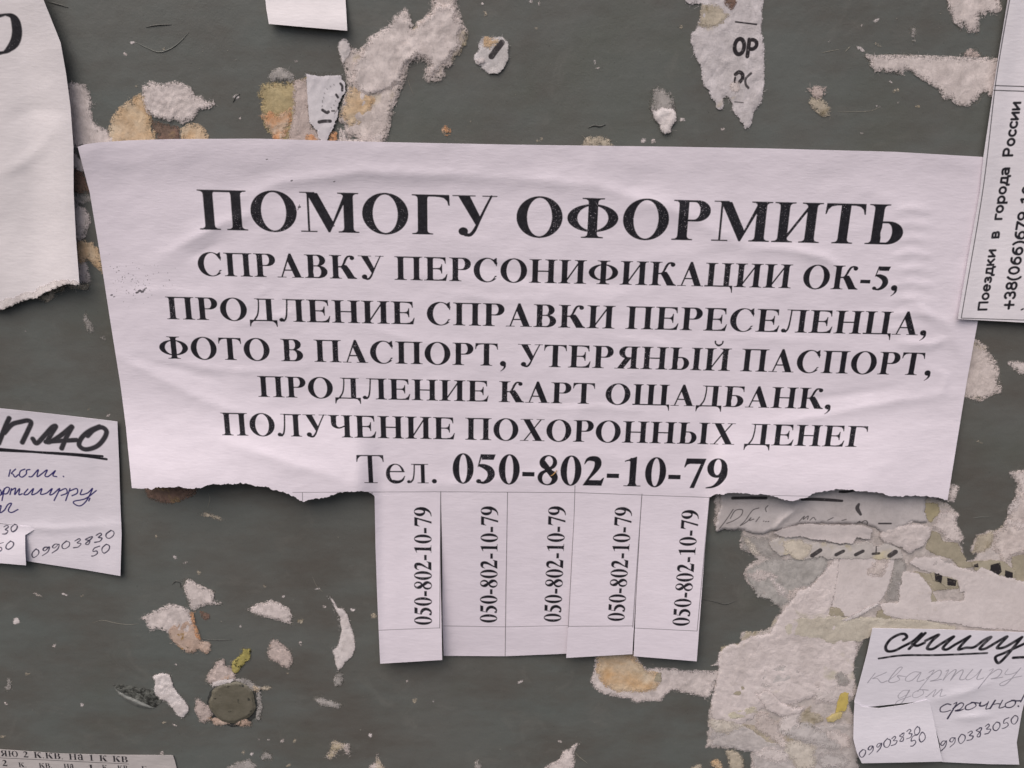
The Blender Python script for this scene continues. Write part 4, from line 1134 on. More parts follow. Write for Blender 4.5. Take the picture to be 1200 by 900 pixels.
scrap("paper_layer", [(410, 100), (424, 104), (440, 116), (436, 132), (422, 146), (408, 150), (398, 136), (404, 118)], M_cream, "cream streak layer", parent=c, base=.8, amp=.6, jag=.5)
scrap("paper_layer", [(396, 150), (404, 152), (410, 162), (430, 164), (446, 150), (452, 152), (451, 172), (396, 172)], M_white, None, parent=c, base=.7, amp=.8, jag=.5)
scrap("paper_layer", [(395, 54), (399, 47), (405, 46), (410, 52), (411, 60), (405, 70), (402, 78), (399, 66)], M_thick, "curled white tip", parent=c, base=1.2, amp=.8, curl=.6)
ps = Page("stub_ink", 350, 80, 415, 170, 0, 9000)
ps.stroke([(399, 98), (401, 101), (401, 106)], 2.6, 0, .95); ps.line((394, 111), (396, 114), 2.6, 0, .95)
[ps.line((x_, y_), (x_ + .7, y_ + .8), 1.1, 0, .5) for x_, y_ in ((391, 99), (387, 101), (383, 104), (380, 109), (379, 114), (393, 118), (391, 123), (388, 126))]; ps.line((378, 118), (378, 120), 1.3, 0, .5); ps.line((378, 124), (377.5, 125), 1.3, 0, .45)
ps.stroke([(378, 129), (383, 132), (385, 131)], 3.2, 0, .95); ps.line((389, 130), (392, 130), 2.0, 0, .8); ps.stroke([(374, 143), (380, 142), (387, 142)], 3.6, 0, .95, dry=.2)
ps.line((392, 133), (396, 128), 1.2, 0, .5)
scrap("printed_stub", [(358.5, 86, .1), (372, 89, .1), (399, 88, .4), (404, 99, .4), (404, 110, .4), (397, 121, .4), (395, 140, .4), (389, 155, .4), (381, 168, .4), (374, 164, .4), (372, 153, .4), (362, 143, .1)],
      torn_paper("stub_paper", (.70, .665, .70), (.62, .585, .62), fuzz=.15, relief=.35, page=ps, dark=.1), "white stub with scattered black print marks overlapping the orange and grey white pulp mass", base=1.3, amp=.5, sc=.08, page=ps, thick=.14)
# --- small pieces along the top

c = cluster("round white chip with a black slanting stroke and tan top, above the heading", "paper scrap", [(560, 88), (597, 88)], name="torn_scrap")
pd = Page("chip_ink", 548, 35, 605, 95, 0, 9000)
pd.stroke([(576, 66), (581, 59), (588, 50)], 6.4, 0, .95, dry=.25)
scrap("base_layer", [(560, 50), (566, 43), (578, 43), (590, 43), (596, 52), (597, 65), (592, 78), (585, 85), (572, 87), (565, 80), (557, 74), (555, 65), (561, 57)],
      torn_paper("chip_paper", (.68, .64, .65), (.52, .49, .49), fuzz=.4, relief=.7, page=pd), None, parent=c, base=.4, amp=.4, page=pd, curl=.6)
scrap("stain_layer", [(565, 44), (576, 44), (586, 46), (582, 54), (574, 58), (565, 55)], M_cream, "tan patch", parent=c, base=.85, amp=.2)
scrap("curled_edge", [(556, 69), (563, 67), (570, 71), (566, 76), (559, 76)], M_thick, "bright curled rim", parent=c, base=1.1, amp=.5)
pe = Page("torn_print_ink", 795, -20, 905, 160, 0, 9000)
pe.stroke([(866.5 + 5.6 * math.cos(t * .4488) - .08 * 9 * math.sin(t * .4488) * -1, 54.6 - 9.0 * math.sin(t * .4488)) for t in range(15)], 4.3, 0, 1)
pe.line((875.8, 66), (878.2, 46.5), 4.3); pe.stroke([(878.2, 46.8), (883, 46.8), (886.4, 49.5), (886.2, 54), (882.5, 57.4), (877, 57.2)], 4.0, 0, 1)
pe.stroke([(862, 87), (866, 84.5), (870, 87), (870, 92), (867, 96)], 4.0, 0, 1); pe.line((860.5, 99), (861.5, 91), 2.2)
pe.stroke([(880, 86), (874, 92), (874, 99), (877, 103)], 2.6, 0, .9)
pe.line((862, 25.6), (886.5, 28.6), 1.6); pe.line((861, 119.3), (871, 120.4), 1.2, 0, .8)
OPM = torn_paper("torn_print_paper", (.68, .63, .65), (.54, .50, .51), fuzz=.5, relief=.9, page=pe, spots=[(70, .63, .72, (.58, .50, .40))])
opo = [(799, -14), (803, 2), (812, 6), (822, 5), (821, 15), (817, 30), (811, 37), (809, 48), (811, 60), (818, 72), (822, 82), (822, 92), (824, 101), (830, 105), (835, 118), (840, 127), (846, 128), (848, 115), (851, 112), (856, 120), (858, 130), (867, 140), (873, 151), (878, 149), (882, 140), (885, 130), (894, 118), (896, 100), (896, 60), (893, 40), (893, 20), (897, -14)]
c = cluster("long torn poster remnant pointing down with bold black letters ОР on it", "poster remnant", [(810, 150), (895, 150)], name="torn_scrap")
scrap("base_layer", opo, OPM, None, parent=c, base=.3, amp=.7, sc=.08, page=pe, jag=.4, seed=91)
scrap("paper_layer", [(822, 4), (835, 4), (848, 8), (855, 18), (848, 30), (830, 34), (818, 33), (820, 18)], M_tan2, "thin tan layer", parent=c, base=.75, amp=.3)
scrap("paper_layer", [(856, 96), (862, 94), (868, 98), (866, 108), (858, 110), (854, 104)], M_white, "pulp covering half a letter", parent=c, base=.9, amp=.25)
scrap("paper_layer", [(846, -14), (860, -14), (863, 4), (858, 11), (850, 8)], M_brown, "brown stained layer", parent=c, base=1.0, amp=.3)
scrap("torn_scrap", [(764, 112), (766, 105), (771, 101), (774, 105), (778, 104), (781, 108), (786, 108), (790, 118), (791, 128), (785, 130), (770, 131), (764, 127)], M_thin, "thin grey upper tuft of the small pulp lump between heading and the ОР remnant", base=.15, amp=.3)
scrap("torn_scrap", [(762, 127), (770, 129), (778, 126), (788, 127), (793, 133), (793, 142), (787, 149), (787, 155), (779, 158), (774, 155), (772, 146), (766, 138)], M_thick, "thick bright white pulp lump hanging below a thin grey tuft", base=.6, amp=1.1, sc=.15, curl=.4)
scrap("torn_scrap", [(681, 172), (684, 164), (689, 160), (697, 160), (706, 159), (715, 164), (721, 172)], M_tan2, "low grey tan mound of pulp at the middle of the large notice's top edge", base=.2, amp=.4)
c = cluster("small hourglass-shaped chip, pinkish at the top and tan speckled below", "paper scrap", [(945, 137), (974, 137)], name="torn_scrap")
scrap("paper_layer", [(945, 103), (955, 100), (969, 101), (968, 110), (963, 117), (955, 119), (950, 110)], M_pink, "pinkish top", parent=c, base=.5, amp=.3)
scrap("paper_layer", [(950, 113), (962, 114), (969, 120), (974, 126), (973, 135), (966, 137), (958, 133), (950, 127), (947, 119)], M_tan2, "tan lower half", parent=c, base=.3, amp=.4)
scrap("torn_scrap", [(1014, 64, .08), (1040, 64, .08), (1070, 64, .08), (1100, 65, .08), (1129, 66, .08), (1180, 68, .3), (1178, 95), (1163, 115), (1160, 112), (1152, 108), (1145, 118), (1136, 125), (1122, 124), (1114, 116), (1107, 117), (1100, 108), (1092, 100), (1080, 94), (1070, 86), (1062, 82), (1058, 88), (1045, 86), (1035, 83), (1025, 85), (1019, 78), (1020, 71)],
      M_white, "white triangular remnant with a straight top edge running under the travel notice", base=.3, amp=.5, sc=.07, jag=.35)
scrap("torn_scrap", [(1128, 67), (1132, 60), (1138, 57), (1144, 58), (1149, 67)], M_pink, "small pinkish nub on the straight top edge of the triangular remnant", base=.15, amp=.15)
scrap("torn_scrap", [(1108, -12), (1110, 10), (1116, 24), (1125, 33), (1128, 35), (1130, 28), (1134, 38), (1141, 39), (1147, 37), (1148, 18), (1155, 20), (1158, 15), (1170, 15), (1175, 11), (1172, 2), (1172, -12)], M_white, "white ragged remnant with finger-like ends at the top beside the travel notice", base=.3, amp=.6)
scrap("torn_scrap", [(1067, 34), (1070, 31), (1073, 33), (1073, 47), (1071, 52), (1069, 45)], M_thin, "thin upright grey sliver near the top between two white remnants", base=.15, amp=.15)
scrap("torn_scrap", [(1125, 390), (1140, 395), (1150, 400), (1156, 406), (1160, 415), (1168, 422), (1172, 440), (1172, 450), (1175, 455), (1173, 461), (1165, 462), (1158, 466), (1148, 471), (1140, 469), (1122, 462)], M_fluff, "grey white tuft sticking out from behind the large notice's right edge", base=.15, amp=.4)
scrap("torn_scrap", [(1181, 424), (1190, 423), (1215, 426), (1215, 441), (1195, 438), (1187, 434)], M_white, "small white wisp at the right edge below the travel notice", base=.2, amp=.3)

# --- joining strip and lower pieces
mo = [(697, 760), (740, 760), (750, 775), (757, 782), (780, 782), (807, 785), (845, 786), (840, 800), (832, 819), (825, 817), (800, 812), (787, 809), (779, 815), (775, 822), (755, 823), (744, 824), (737, 819), (715, 816), (702, 811), (694, 805), (692, 797), (696, 785)]
c = cluster("white and cream strip of pulp sticking out below the two right-hand phone tabs", "paper residue", mo)
scrap("paper_layer", mo, M_white, None, parent=c, base=.25, amp=.5, jag=.4)
scrap("paper_layer", [(698, 760), (738, 760), (748, 774), (757, 784), (772, 788), (774, 800), (768, 810), (748, 812), (726, 812), (708, 805), (699, 792)], M_cream, "cream upper layer", parent=c, base=.7, amp=.45, jag=.5)
scrap("paper_layer", [(768, 789), (775, 788), (775, 799), (767, 799)], M_tan, "tan spot", parent=c, base=1.15, amp=.05)
for lab, mt, ol, kw in (
    ("slanting white sliver left of the crescent-shaped chip", M_white, [(289, 714), (300, 708), (310, 705), (318, 702), (330, 708), (338, 712), (343, 722), (341, 732), (335, 730), (325, 727), (312, 724), (300, 720)], dict(amp=.6)),
    ("pinkish white nugget below the slanting white sliver", M_pink, [(313, 762), (317, 750), (325, 749), (333, 756), (340, 762), (342, 768), (343, 776), (338, 784), (331, 782), (325, 776), (316, 773), (313, 768)], dict(amp=.6)),
    ("smooth white crescent chip with a thin tail curving up to the left", M_thick, [(385, 697), (391, 704), (396, 712), (402, 713), (407, 720), (412, 735), (416, 750), (416, 762), (412, 770), (405, 776), (400, 784), (396, 786), (393, 778), (391, 768), (389, 763), (395, 757), (398, 748), (400, 738), (398, 725), (393, 714)], dict(amp=.5, jag=.15)),
    ("small grey oval chip just below the white crescent", M_thin, [(390, 797), (394, 790), (400, 789), (403, 796), (399, 803), (392, 805)], {}),
    ("thin grey streak of residue lying level below the small oval chip", M_thin, [(369, 820), (374, 817), (388, 820), (400, 825), (397, 831), (388, 829), (375, 827)], {}),
    ("pale bracket-shaped chip near the bottom, left of the pointed one", M_fluff, [(381, 886), (387, 878), (387, 870), (393, 868), (400, 870), (410, 872), (411, 887), (405, 884), (403, 878), (396, 881), (392, 889), (385, 890)], {}),
    ("pale pointed chip with a needle tip, cut off by the bottom of the photo", M_fluff, [(429, 910), (433, 897), (440, 892), (441, 882), (444, 883), (444, 891), (450, 897), (454, 910)], {}),
    ("grey white flame-shaped scrap at the bottom below the middle tabs", M_white, [(632, 910), (640, 897), (655, 890), (660, 880), (668, 877), (674, 872), (678, 870), (674, 880), (674, 890), (671, 910)], {}),
    ("tiny white chip at the bottom left of the flame-shaped scrap", M_thin, [(555, 904), (557, 891), (561, 890), (564, 895), (564, 904)], {}),
    ("pale curled chip at the very bottom left of the big residue patch", M_tan2, [(803, 908), (812, 898), (822, 895), (826, 908)], {}),
    ("small hooked cream chip in the dark notch of the big residue patch", M_cream, [(832, 895), (838, 889), (845, 892), (848, 900), (843, 908), (838, 900)], dict(amp=.5)),
    ("upright white and tan chip filling the dark notch under the big residue patch", M_tan2, [(850, 880), (858, 878), (868, 882), (873, 892), (872, 910), (858, 910), (853, 893)], dict(amp=.7)),
    ("brown glue smear under the torn bottom left corner of the large notice", M_brown, [(168, 573), (175, 570), (200, 569), (215, 570), (233, 571), (228, 580), (215, 587), (200, 591), (187, 589), (174, 584)], dict(amp=.2, base=.1)),
    ("pale flame-like smear on the dark wall left of the large notice", M_thin, [(100, 366), (103, 373), (108, 380), (110, 388), (105, 391), (101, 384), (98, 376)], {}),
    ("tiny triangular pale smear beside the left edge of the large notice", M_thin, [(117, 395), (122, 393), (124, 400)], {}),
    ("small orange bead of glue above the heading", M_orange, [(518, 150), (522, 147), (526, 148), (529, 154), (527, 159), (521, 159), (518, 155)], dict(amp=.5)),
    ("white scrap with a hooked right end, upper one of two lower left scraps", M_white, [(215, 687), (217, 681), (222, 678), (229, 683), (238, 688), (249, 692), (252, 704), (260, 706), (258, 709), (245, 709), (235, 711), (229, 715), (223, 714), (219, 702), (217, 696)], dict(amp=.7)),
    ("leaning white scrap with a thick bright upper end beside the dark gouge", M_thick, [(179, 793), (185, 790), (193, 788), (199, 791), (203, 804), (208, 812), (216, 820), (221, 828), (219, 836), (213, 842), (207, 838), (202, 830), (195, 822), (187, 819), (181, 812), (181, 803)], dict(amp=1.0, sc=.18)),
    ("pale fleck in an upright line on the wall far left of the gouge", M_thin, [(6, 806), (10, 795), (13, 800), (13, 807), (9, 809)], {}),
    ("white dab near the bottom edge right of the round plug", M_thin, [(305, 886), (310, 881), (318, 884), (319, 890), (308, 890)], {}),
    ("ragged white patch at the right end of the printed clipping", M_thin, [(266, 899), (278, 893), (292, 889), (300, 896), (298, 908), (268, 908)], dict(jag=.7)),
    ("yellowish nick on the wall left of the thin streak, near the round plug", M_tan2, [(300, 806), (308, 804), (318, 805), (316, 808), (306, 809)], {}),
    ("tan scratch mark below the torn bottom edge of the large notice", M_tan2, [(232, 603), (242, 601), (250, 602), (262, 608), (256, 610), (246, 606)], dict(amp=.1, base=.05, jag=.5)),
    ):
    scrap("torn_scrap", ol, mt, lab, **{**dict(base=.25, amp=.4), **kw})
# pink rusty piece
c = cluster("pinkish torn scrap with rusty orange right edge, lower of two lower left scraps", "paper scrap", [(164, 766), (248, 766)], name="torn_scrap")
scrap("paper_layer", [(164, 724), (172, 720), (179, 715), (188, 712), (195, 708), (205, 708), (215, 711), (222, 714), (226, 725), (229, 735), (222, 742), (210, 744), (198, 742), (186, 737), (176, 740), (170, 728)], M_white, None, parent=c, base=.3, amp=.6, jag=.6)
scrap("paper_layer", [(197, 736), (212, 728), (226, 726), (232, 740), (235, 750), (246, 752), (248, 762), (243, 766), (232, 762), (226, 766), (217, 764), (208, 757), (199, 749)], M_rust, "pink rust-stained layer", parent=c, base=.55, amp=.4)
scrap("paper_layer", [(222, 716), (226, 718), (229, 730), (233, 741), (236, 750), (231, 748), (227, 736), (224, 726)], M_orange, "orange rusty rim", parent=c, base=.9, amp=.2)
scrap("torn_scrap", [(234, 716), (240, 717), (247, 720), (246, 725), (240, 727), (235, 723)], M_brown, "small rusty brown spot right of the two lower left scraps", base=.1, amp=.2)

# --- round plug with scraps about it
def plug_material():
    m = NT("plug_paint")
    a = m.noise(120, 5, .6)
    c = m.mix(m.ramp(a, (.35, 0.0), (.65, 1.0)), (.115, .105, .078), (.155, .142, .110))
    c = m.mix(m.ramp(m.noise(330, 5, .7), (.62, 0.0), (.66, 1.0)), c, (.03, .03, .026))
    m.setv(m.b.inputs['Base Color'], c)
    m.b.inputs['Roughness'].default_value = .6
    m.setv(m.b.inputs['Normal'], m.bump(m.noise(500, 5, .6), .0002))
    return m.m
PLUG = plug_material()
pr_o = [(272.5 + (27 + (1.2 if k_ % 3 else -.8)) * math.cos(k_ * .2856), 823 + (24 + (.8 if k_ % 4 else -1)) * math.sin(k_ * .2856)) for k_ in range(22)]
c = cluster("round olive brown plug set in the painted wall, with a dark cracked rim", "plug", pr_o, name="wall_plug")
sheet("rim", [(273.5 + 31 * math.cos(k_ * .3142), 824 + 27.5 * math.sin(k_ * .3142)) for k_ in range(20)],
      lambda u, v, e: .12 + .25 * fbm(u * .3, v * .3, 3, 4) * sm(0, .6, e), simple("rim_dirt", (.035, .037, .036), .8, .0004), c, .5, .1, 0, None, .35, 5)
sheet("cap", pr_o, lambda u, v, e: .45 + .5 * sm(0, 1.2, e) + .12 * (fbm(u * .15, v * .15, 3, 5)), PLUG, c, .5, .3, 0, None, .12, 6)
scrap("torn_scrap", [(241, 796), (244, 788), (249, 783), (253, 775), (262, 772), (264, 780), (270, 780), (277, 790), (276, 797), (262, 800), (250, 803), (243, 800)], M_pink, "pinkish white tuft on the upper left of the round plug", base=.5, amp=.8, sc=.2)
scrap("torn_scrap", [(246, 800), (256, 797), (268, 796), (276, 795), (270, 801), (258, 803), (249, 806)], M_thick, "bright white lip along the top of the round plug", base=1.2, amp=.5)
scrap("torn_scrap", [(271, 786), (272, 775), (278, 770), (283, 765), (284, 758), (288, 760), (293, 760), (293, 772), (285, 780), (279, 788), (274, 789)], M_lichen, "speckled yellow chip above the round plug", base=.5, amp=.7, sc=.3)
scrap("torn_scrap", [(274, 796), (284, 794), (294, 797), (300, 803), (306, 806), (304, 811), (296, 810), (288, 802), (278, 800)], M_thin, "grey white streak curving over the upper right of the round plug", base=.9, amp=.4)
scrap("torn_scrap", [(294, 806), (298, 803), (305, 808), (302, 811), (297, 810)], M_cream, "small cream crumb at the right shoulder of the round plug", base=1.3, amp=.5)
scrap("torn_scrap", [(227, 831), (229, 820), (233, 817), (239, 824), (246, 829), (250, 837), (247, 845), (240, 848), (234, 846)], M_pink, "pink ring-marked tuft at the lower left of the round plug", base=.4, amp=.7, sc=.2)
scrap("torn_scrap", [(246, 842), (252, 840), (260, 843), (270, 848), (262, 851), (250, 849)], M_rust, "rusty crumb strip below the left of the round plug", base=.6, amp=.6, sc=.3)
scrap("torn_scrap", [(274, 849), (279, 843), (286, 842), (295, 846), (293, 851), (282, 851)], M_rust, "flat pinkish brown crumb below the right of the round plug", base=.8, amp=.5)
scrap("torn_scrap", [(300, 812), (305, 811), (307, 820), (308, 830), (304, 845), (300, 842), (302, 828)], M_thin, "thin pale thread of residue down the right side of the round plug", base=.6, amp=.4)

# --- gouge in the paint: a dished dent with a lifted flap of paint
def gouge():
    c = cluster("long dark gouge in the wall paint left of the leaning white scrap", "paint gouge", [(131, 832), (185, 832)], name="paint_gouge")
    dk = NT("gouge_metal")
    a = dk.noise(420, 6, .7)
    dk.setv(dk.b.inputs['Base Color'], dk.mix(dk.ramp(a, (.42, 0.0), (.60, 1.0)), (.022, .023, .021), (.16, .165, .15)))
    dk.b.inputs['Roughness'].default_value = .6
    dk.setv(dk.b.inputs['Normal'], dk.bump(a, .0008))
    sheet("bare_surface", [(131, 803), (142, 801), (156, 805), (170, 807), (182, 812), (190, 821), (182, 829), (170, 826), (156, 819), (144, 812)], lambda u, v, e: .05 + .25 * fbm(u * .3, v * .3, 3, 8), dk.m, c, .5, .05, 0, None, .4, 9)
    fl = simple("lifted_paint", (.19, .195, .185), .45)
    sheet("paint_flap", [(134, 806), (142, 812), (152, 817), (166, 823), (181, 830), (172, 830), (160, 828), (148, 821), (139, 814)], lambda u, v, e: .35 + .7 * sm(0, 1.0, e), fl, c, .5, .12, 0, None, .15, 10)
gouge()

# ============================================================ BIG RESIDUE PATCH, LOWER RIGHT
L1 = [(836, 574), (837, 620), (848, 621), (868, 622), (866, 645), (880, 648), (888, 656), (874, 664), (872, 676), (882, 692), (892, 700), (902, 701), (912, 710), (915, 718), (906, 727), (899, 738), (880, 739), (867, 741), (868, 752), (858, 757), (845, 758), (842, 785),
      (835, 812), (830, 838), (828, 870), (826, 876), (850, 878), (879, 879), (880, 915), (1004, 915), (1002, 895), (998, 870), (1001, 845), (996, 824), (1006, 812), (1003, 796), (998, 780), (1006, 764), (1012, 750), (1030, 745), (1230, 752), (1230, 548), (1197, 550), (1188, 551), (1182, 553), (1184, 558), (1191, 566), (1190, 575), (1187, 590), (1180, 605), (1175, 616), (1166, 622), (1152, 624), (1143, 627), (1140, 638), (1136, 646),
      (1144, 650), (1139, 655), (1132, 657), (1129, 646), (1126, 637), (1129, 628), (1122, 616), (1124, 602), (1114, 592), (1100, 584), (1090, 576), (1060, 570), (950, 568)]
c = cluster("huge ragged patch of layered white, grey and tan residue filling the lower right", "paper residue", [(880, 900), (1200, 900)])
BR = c
def lay(ol, mt, lab=None, base=1.0, amp=.4, **k): return scrap("paper_layer", ol, mt, lab, parent=BR, base=base * .72, amp=amp * .9, **k)
M_base = torn_paper("residue_base", (.64, .57, .55), (.50, .45, .43), scale=70, fuzz=1.0, relief=1.1, spots=[(45, .60, .70, (.46, .40, .29))], dark=.2)
M_r1 = torn_paper("residue_white", (.74, .66, .655), (.64, .57, .56), scale=60, fuzz=.6, relief=1.0, dark=.15, spots=[(38, .62, .72, (.54, .50, .38))])
M_r2 = torn_paper("residue_pale", (.72, .65, .65), (.64, .575, .57), scale=50, fuzz=.3, relief=.55, dark=.10)
lay(L1, M_base, "ragged bottom layer", base=.25, amp=.6, sc=.045, jag=.6, step=.7, seed=201)
# wrinkled white sheet remains
def wrinkly(base, amp, seed, sc=.05):
    def f(u, v, e):
        a = fbm(u * sc, v * sc, 4, seed)
        r = crumple(u * sc * .9 + v * .02 + 40, v * sc * 1.7 - u * .02, seed + 2)
        r2 = crumple(u * sc * 2.2 + v * sc * 1.2, v * sc * 2.4 - u * sc * 1.1, seed + 4)
        return base * .55 + amp * .30 * (a * .5 + r * .6 + r2 * .5) * (.3 + .7 * sm(0, 1.5, e))
    return f
lay([(842, 765), (850, 757), (868, 752), (880, 745), (902, 742), (912, 722), (925, 706), (936, 690), (950, 688), (975, 690), (976, 726), (1003, 740), (1005, 760), (1001, 775), (1002, 800), (1000, 815), (985, 822), (960, 815), (940, 822), (915, 828), (892, 830), (880, 845), (862, 850), (838, 845), (832, 835), (836, 812), (841, 790)],
    M_r1, "wrinkled white layer", hfn=wrinkly(.7, .9, 210), jag=.5, step=.6, seed=210)
lay([(838, 836), (856, 840), (878, 852), (905, 868), (930, 866), (948, 852), (965, 850), (985, 846), (1006, 850), (1006, 915), (884, 915), (881, 882), (850, 876), (832, 874)], torn_paper("residue_grey", (.62, .57, .565), (.53, .485, .475), fuzz=.9, relief=1.0), "grey lower layer", hfn=wrinkly(.5, .8, 220, .06), jag=.5, step=.6, seed=220)
lay([(866, 847), (885, 850), (905, 856), (925, 860), (940, 860), (930, 870), (915, 876), (900, 872), (885, 862)], M_tan2, "creamy tan band", base=1.0, amp=.3)
lay([(846, 836), (860, 832), (872, 830), (885, 826), (888, 834), (876, 840), (862, 844), (850, 842)], torn_paper("glue_pale_yellow", (.70, .65, .52), (.64, .58, .47), fuzz=1.5, relief=1.0), "pale yellow fold", base=1.5, amp=.5)
lay([(854, 796), (862, 799), (871, 799), (872, 812), (866, 815), (859, 814)], M_tan, "tan spot", base=1.75, amp=.1)
lay([(845, 758), (858, 755), (874, 753), (870, 764), (860, 772), (848, 775), (843, 770)], M_tan, "tan upper corner", base=1.3, amp=.2)
lay([(933, 840), (942, 832), (951, 826), (950, 834), (960, 836), (966, 844), (955, 848), (956, 856), (940, 855), (936, 848)], M_tan2, "beige worn spot", base=1.5, amp=.15)
# overlapping ragged flakes of old notices
rnd = random.Random(23)
M_f1 = torn_paper("residue_flake", (.76, .69, .68), (.68, .61, .60), scale=60, fuzz=2.4, relief=.7, dark=.1)
M_f2 = torn_paper("residue_flake_grey", (.62, .575, .57), (.54, .50, .495), scale=60, fuzz=2.6, relief=.7, dark=.1)
FL = [M_f1, M_f2, M_white, M_f1, torn_paper("residue_creamy", (.70, .64, .58), (.62, .555, .49), fuzz=2.2), M_f2, M_fluff]
spots_ = [(858, 775, 22), (880, 765, 18), (905, 758, 24), (935, 765, 26), (965, 772, 22), (985, 790, 15), (862, 820, 16), (885, 800, 24), (915, 795, 20), (945, 795, 26), (972, 815, 18), (850, 850, 16), (840, 862, 10), (900, 850, 22), (925, 845, 20), (955, 862, 24), (985, 868, 16), (905, 885, 18), (940, 885, 26), (975, 892, 20),
          (940, 700, 16), (955, 715, 14), (925, 725, 14), (892, 675, 14), (915, 690, 12), (880, 640, 12), (1060, 690, 15), (1110, 715, 18), (1160, 700, 22), (1185, 720, 14), (1195, 615, 16), (1190, 590, 12), (1065, 635, 14), (1100, 660, 14), (1030, 665, 12)]
for k, (x, y, s) in enumerate(spots_):
    n, ol, t0 = rnd.choice((6, 7, 8, 9)), [], rnd.uniform(0, 6)
    asp = rnd.uniform(.3, .62); s *= rnd.uniform(1.1, 1.6)
    rot = rnd.uniform(-.9, .9)
    for i in range(n):
        t = t0 + 2 * math.pi * i / n
        r = s * rnd.uniform(.6, 1.15)
        px, py = r * math.cos(t), r * asp * math.sin(t)
        ol.append((x + px * math.cos(rot) - py * math.sin(rot), y + px * math.sin(rot) + py * math.cos(rot)))
    if x < 1005 and y > 742:
        ol = [(min(p[0], 1000), min(p[1], 905)) for p in ol]
    lay(ol, FL[k % len(FL)], None, base=1.15 + .03 * (k % 20), amp=.3, sc=.07, jag=.7, fringe=False)
# grey translucent shreds and plain rectangle remains, upper part of the patch
lay([(868, 624), (886, 628), (902, 630), (912, 640), (920, 654), (905, 668), (900, 655), (884, 648), (869, 645)], M_thin, "thin grey shred", base=.9, amp=.3)
lay([(874, 670), (884, 662), (900, 655), (920, 655), (945, 652), (972, 650), (968, 668), (952, 684), (938, 700), (925, 706), (914, 712), (900, 702), (888, 700), (880, 688)], torn_paper("residue_shred", (.53, .50, .485), (.42, .40, .385), fuzz=1.1, relief=.9), "grey fibrous shred", base=.8, amp=.4, jag=.6)
lay([(938, 700), (952, 684), (970, 664), (978, 652), (984, 654), (980, 690), (972, 722), (944, 724), (938, 716)], M_r1, None, base=1.25, amp=.4)
lay([(984, 652, .1), (1004, 650), (1030, 648), (1050, 652), (1046, 668), (1040, 690), (1030, 708), (1014, 714), (1000, 722), (974, 723), (978, 690)], M_r2, "smooth squarish layer", base=1.3, amp=.3, sc=.03)
lay([(1000, 652), (1060, 655), (1064, 664), (1060, 680), (1052, 704), (1036, 707), (1040, 690), (1046, 668)], M_thin, "greyish layer", base=1.1, amp=.3)
lay([(1052, 706), (1058, 668), (1078, 672), (1092, 690), (1092, 705), (1130, 703), (1130, 680), (1150, 664), (1168, 672), (1230, 690), (1230, 742), (1140, 735), (1100, 728), (1060, 726), (1035, 720), (1030, 708)],
    M_r2, "flat pale layer above the note", base=1.5, amp=.4, sc=.03, jag=.4)
lay([(930, 724), (975, 722), (1030, 724), (1080, 726), (1120, 734), (1120, 742), (1030, 742), (1008, 752), (990, 752), (975, 755), (960, 748), (940, 748), (922, 745), (920, 735)], torn_paper("glue_cream_pale", (.62, .57, .49), (.52, .47, .40), fuzz=.3, relief=.9), "cream strip", base=1.6, amp=.5, sc=.09, jag=.35)
lay([(1068, 668), (1085, 672), (1100, 672), (1122, 680), (1126, 690), (1100, 692), (1090, 694), (1086, 684)], M_tan, "tan printed remnant", base=1.25, amp=.1)
lay([(1024, 728), (1028, 718), (1034, 712), (1045, 722), (1046, 728)], M_tan, "tan corner", base=1.6, amp=.1)
lay([(966, 722), (970, 710), (985, 712), (992, 724)], M_tan, "tan corner", base=1.6, amp=.1)
# tan glue areas near the gap
lay([(1081, 588), (1100, 590), (1102, 600), (1096, 606), (1091, 613), (1086, 608), (1082, 598)], torn_paper("glue_mustard", (.47, .405, .26), (.41, .36, .245), fuzz=.5, relief=.4, dark=.1), "mustard glue patch", base=1.2, amp=.15)
lay([(1092, 622), (1101, 625), (1106, 634), (1124, 636), (1128, 648), (1134, 658), (1146, 657), (1142, 664), (1126, 668), (1115, 656), (1096, 650), (1084, 643), (1088, 632)], M_tan, "tan glue patch", base=1.1, amp=.15, jag=.25)
lay([(1144, 627), (1155, 625), (1166, 623), (1165, 634), (1161, 642), (1150, 648), (1138, 648), (1143, 638)], M_tan2, "beige patch beside the gap", base=.9, amp=.2)
lay([(1184, 652), (1200, 648), (1230, 645), (1230, 694), (1205, 684), (1190, 680), (1186, 668)], M_tan, "tan patch at the right edge", base=.9, amp=.15)
lay([(1166, 622), (1176, 616), (1187, 590), (1191, 575), (1230, 570), (1230, 640), (1200, 650), (1186, 652), (1176, 664), (1170, 650), (1162, 644)], M_fluff, "fibrous right-hand layer", base=.9, amp=.5, jag=.6)
lay([(1182, 553), (1192, 551), (1230, 549), (1230, 572), (1196, 580), (1193, 566)], M_white, None, base=1.0, amp=.3)
lay([(1098, 606), (1104, 598), (1114, 598), (1124, 603), (1121, 612), (1128, 626), (1129, 636), (1108, 634), (1102, 624), (1092, 618)], M_white, "white shred", base=1.4, amp=.3)
lay([(1112, 569), (1118, 567), (1125, 571), (1122, 580), (1118, 589), (1111, 588)], M_white, "small tab of residue by the notice's corner", base=.2, amp=.3)
lay([(1088, 653), (1100, 653), (1118, 662), (1140, 668), (1152, 672), (1150, 690), (1125, 695), (1122, 680), (1100, 672), (1080, 668), (1066, 660), (1072, 652)], M_r2, None, base=1.5, amp=.4, jag=.45)
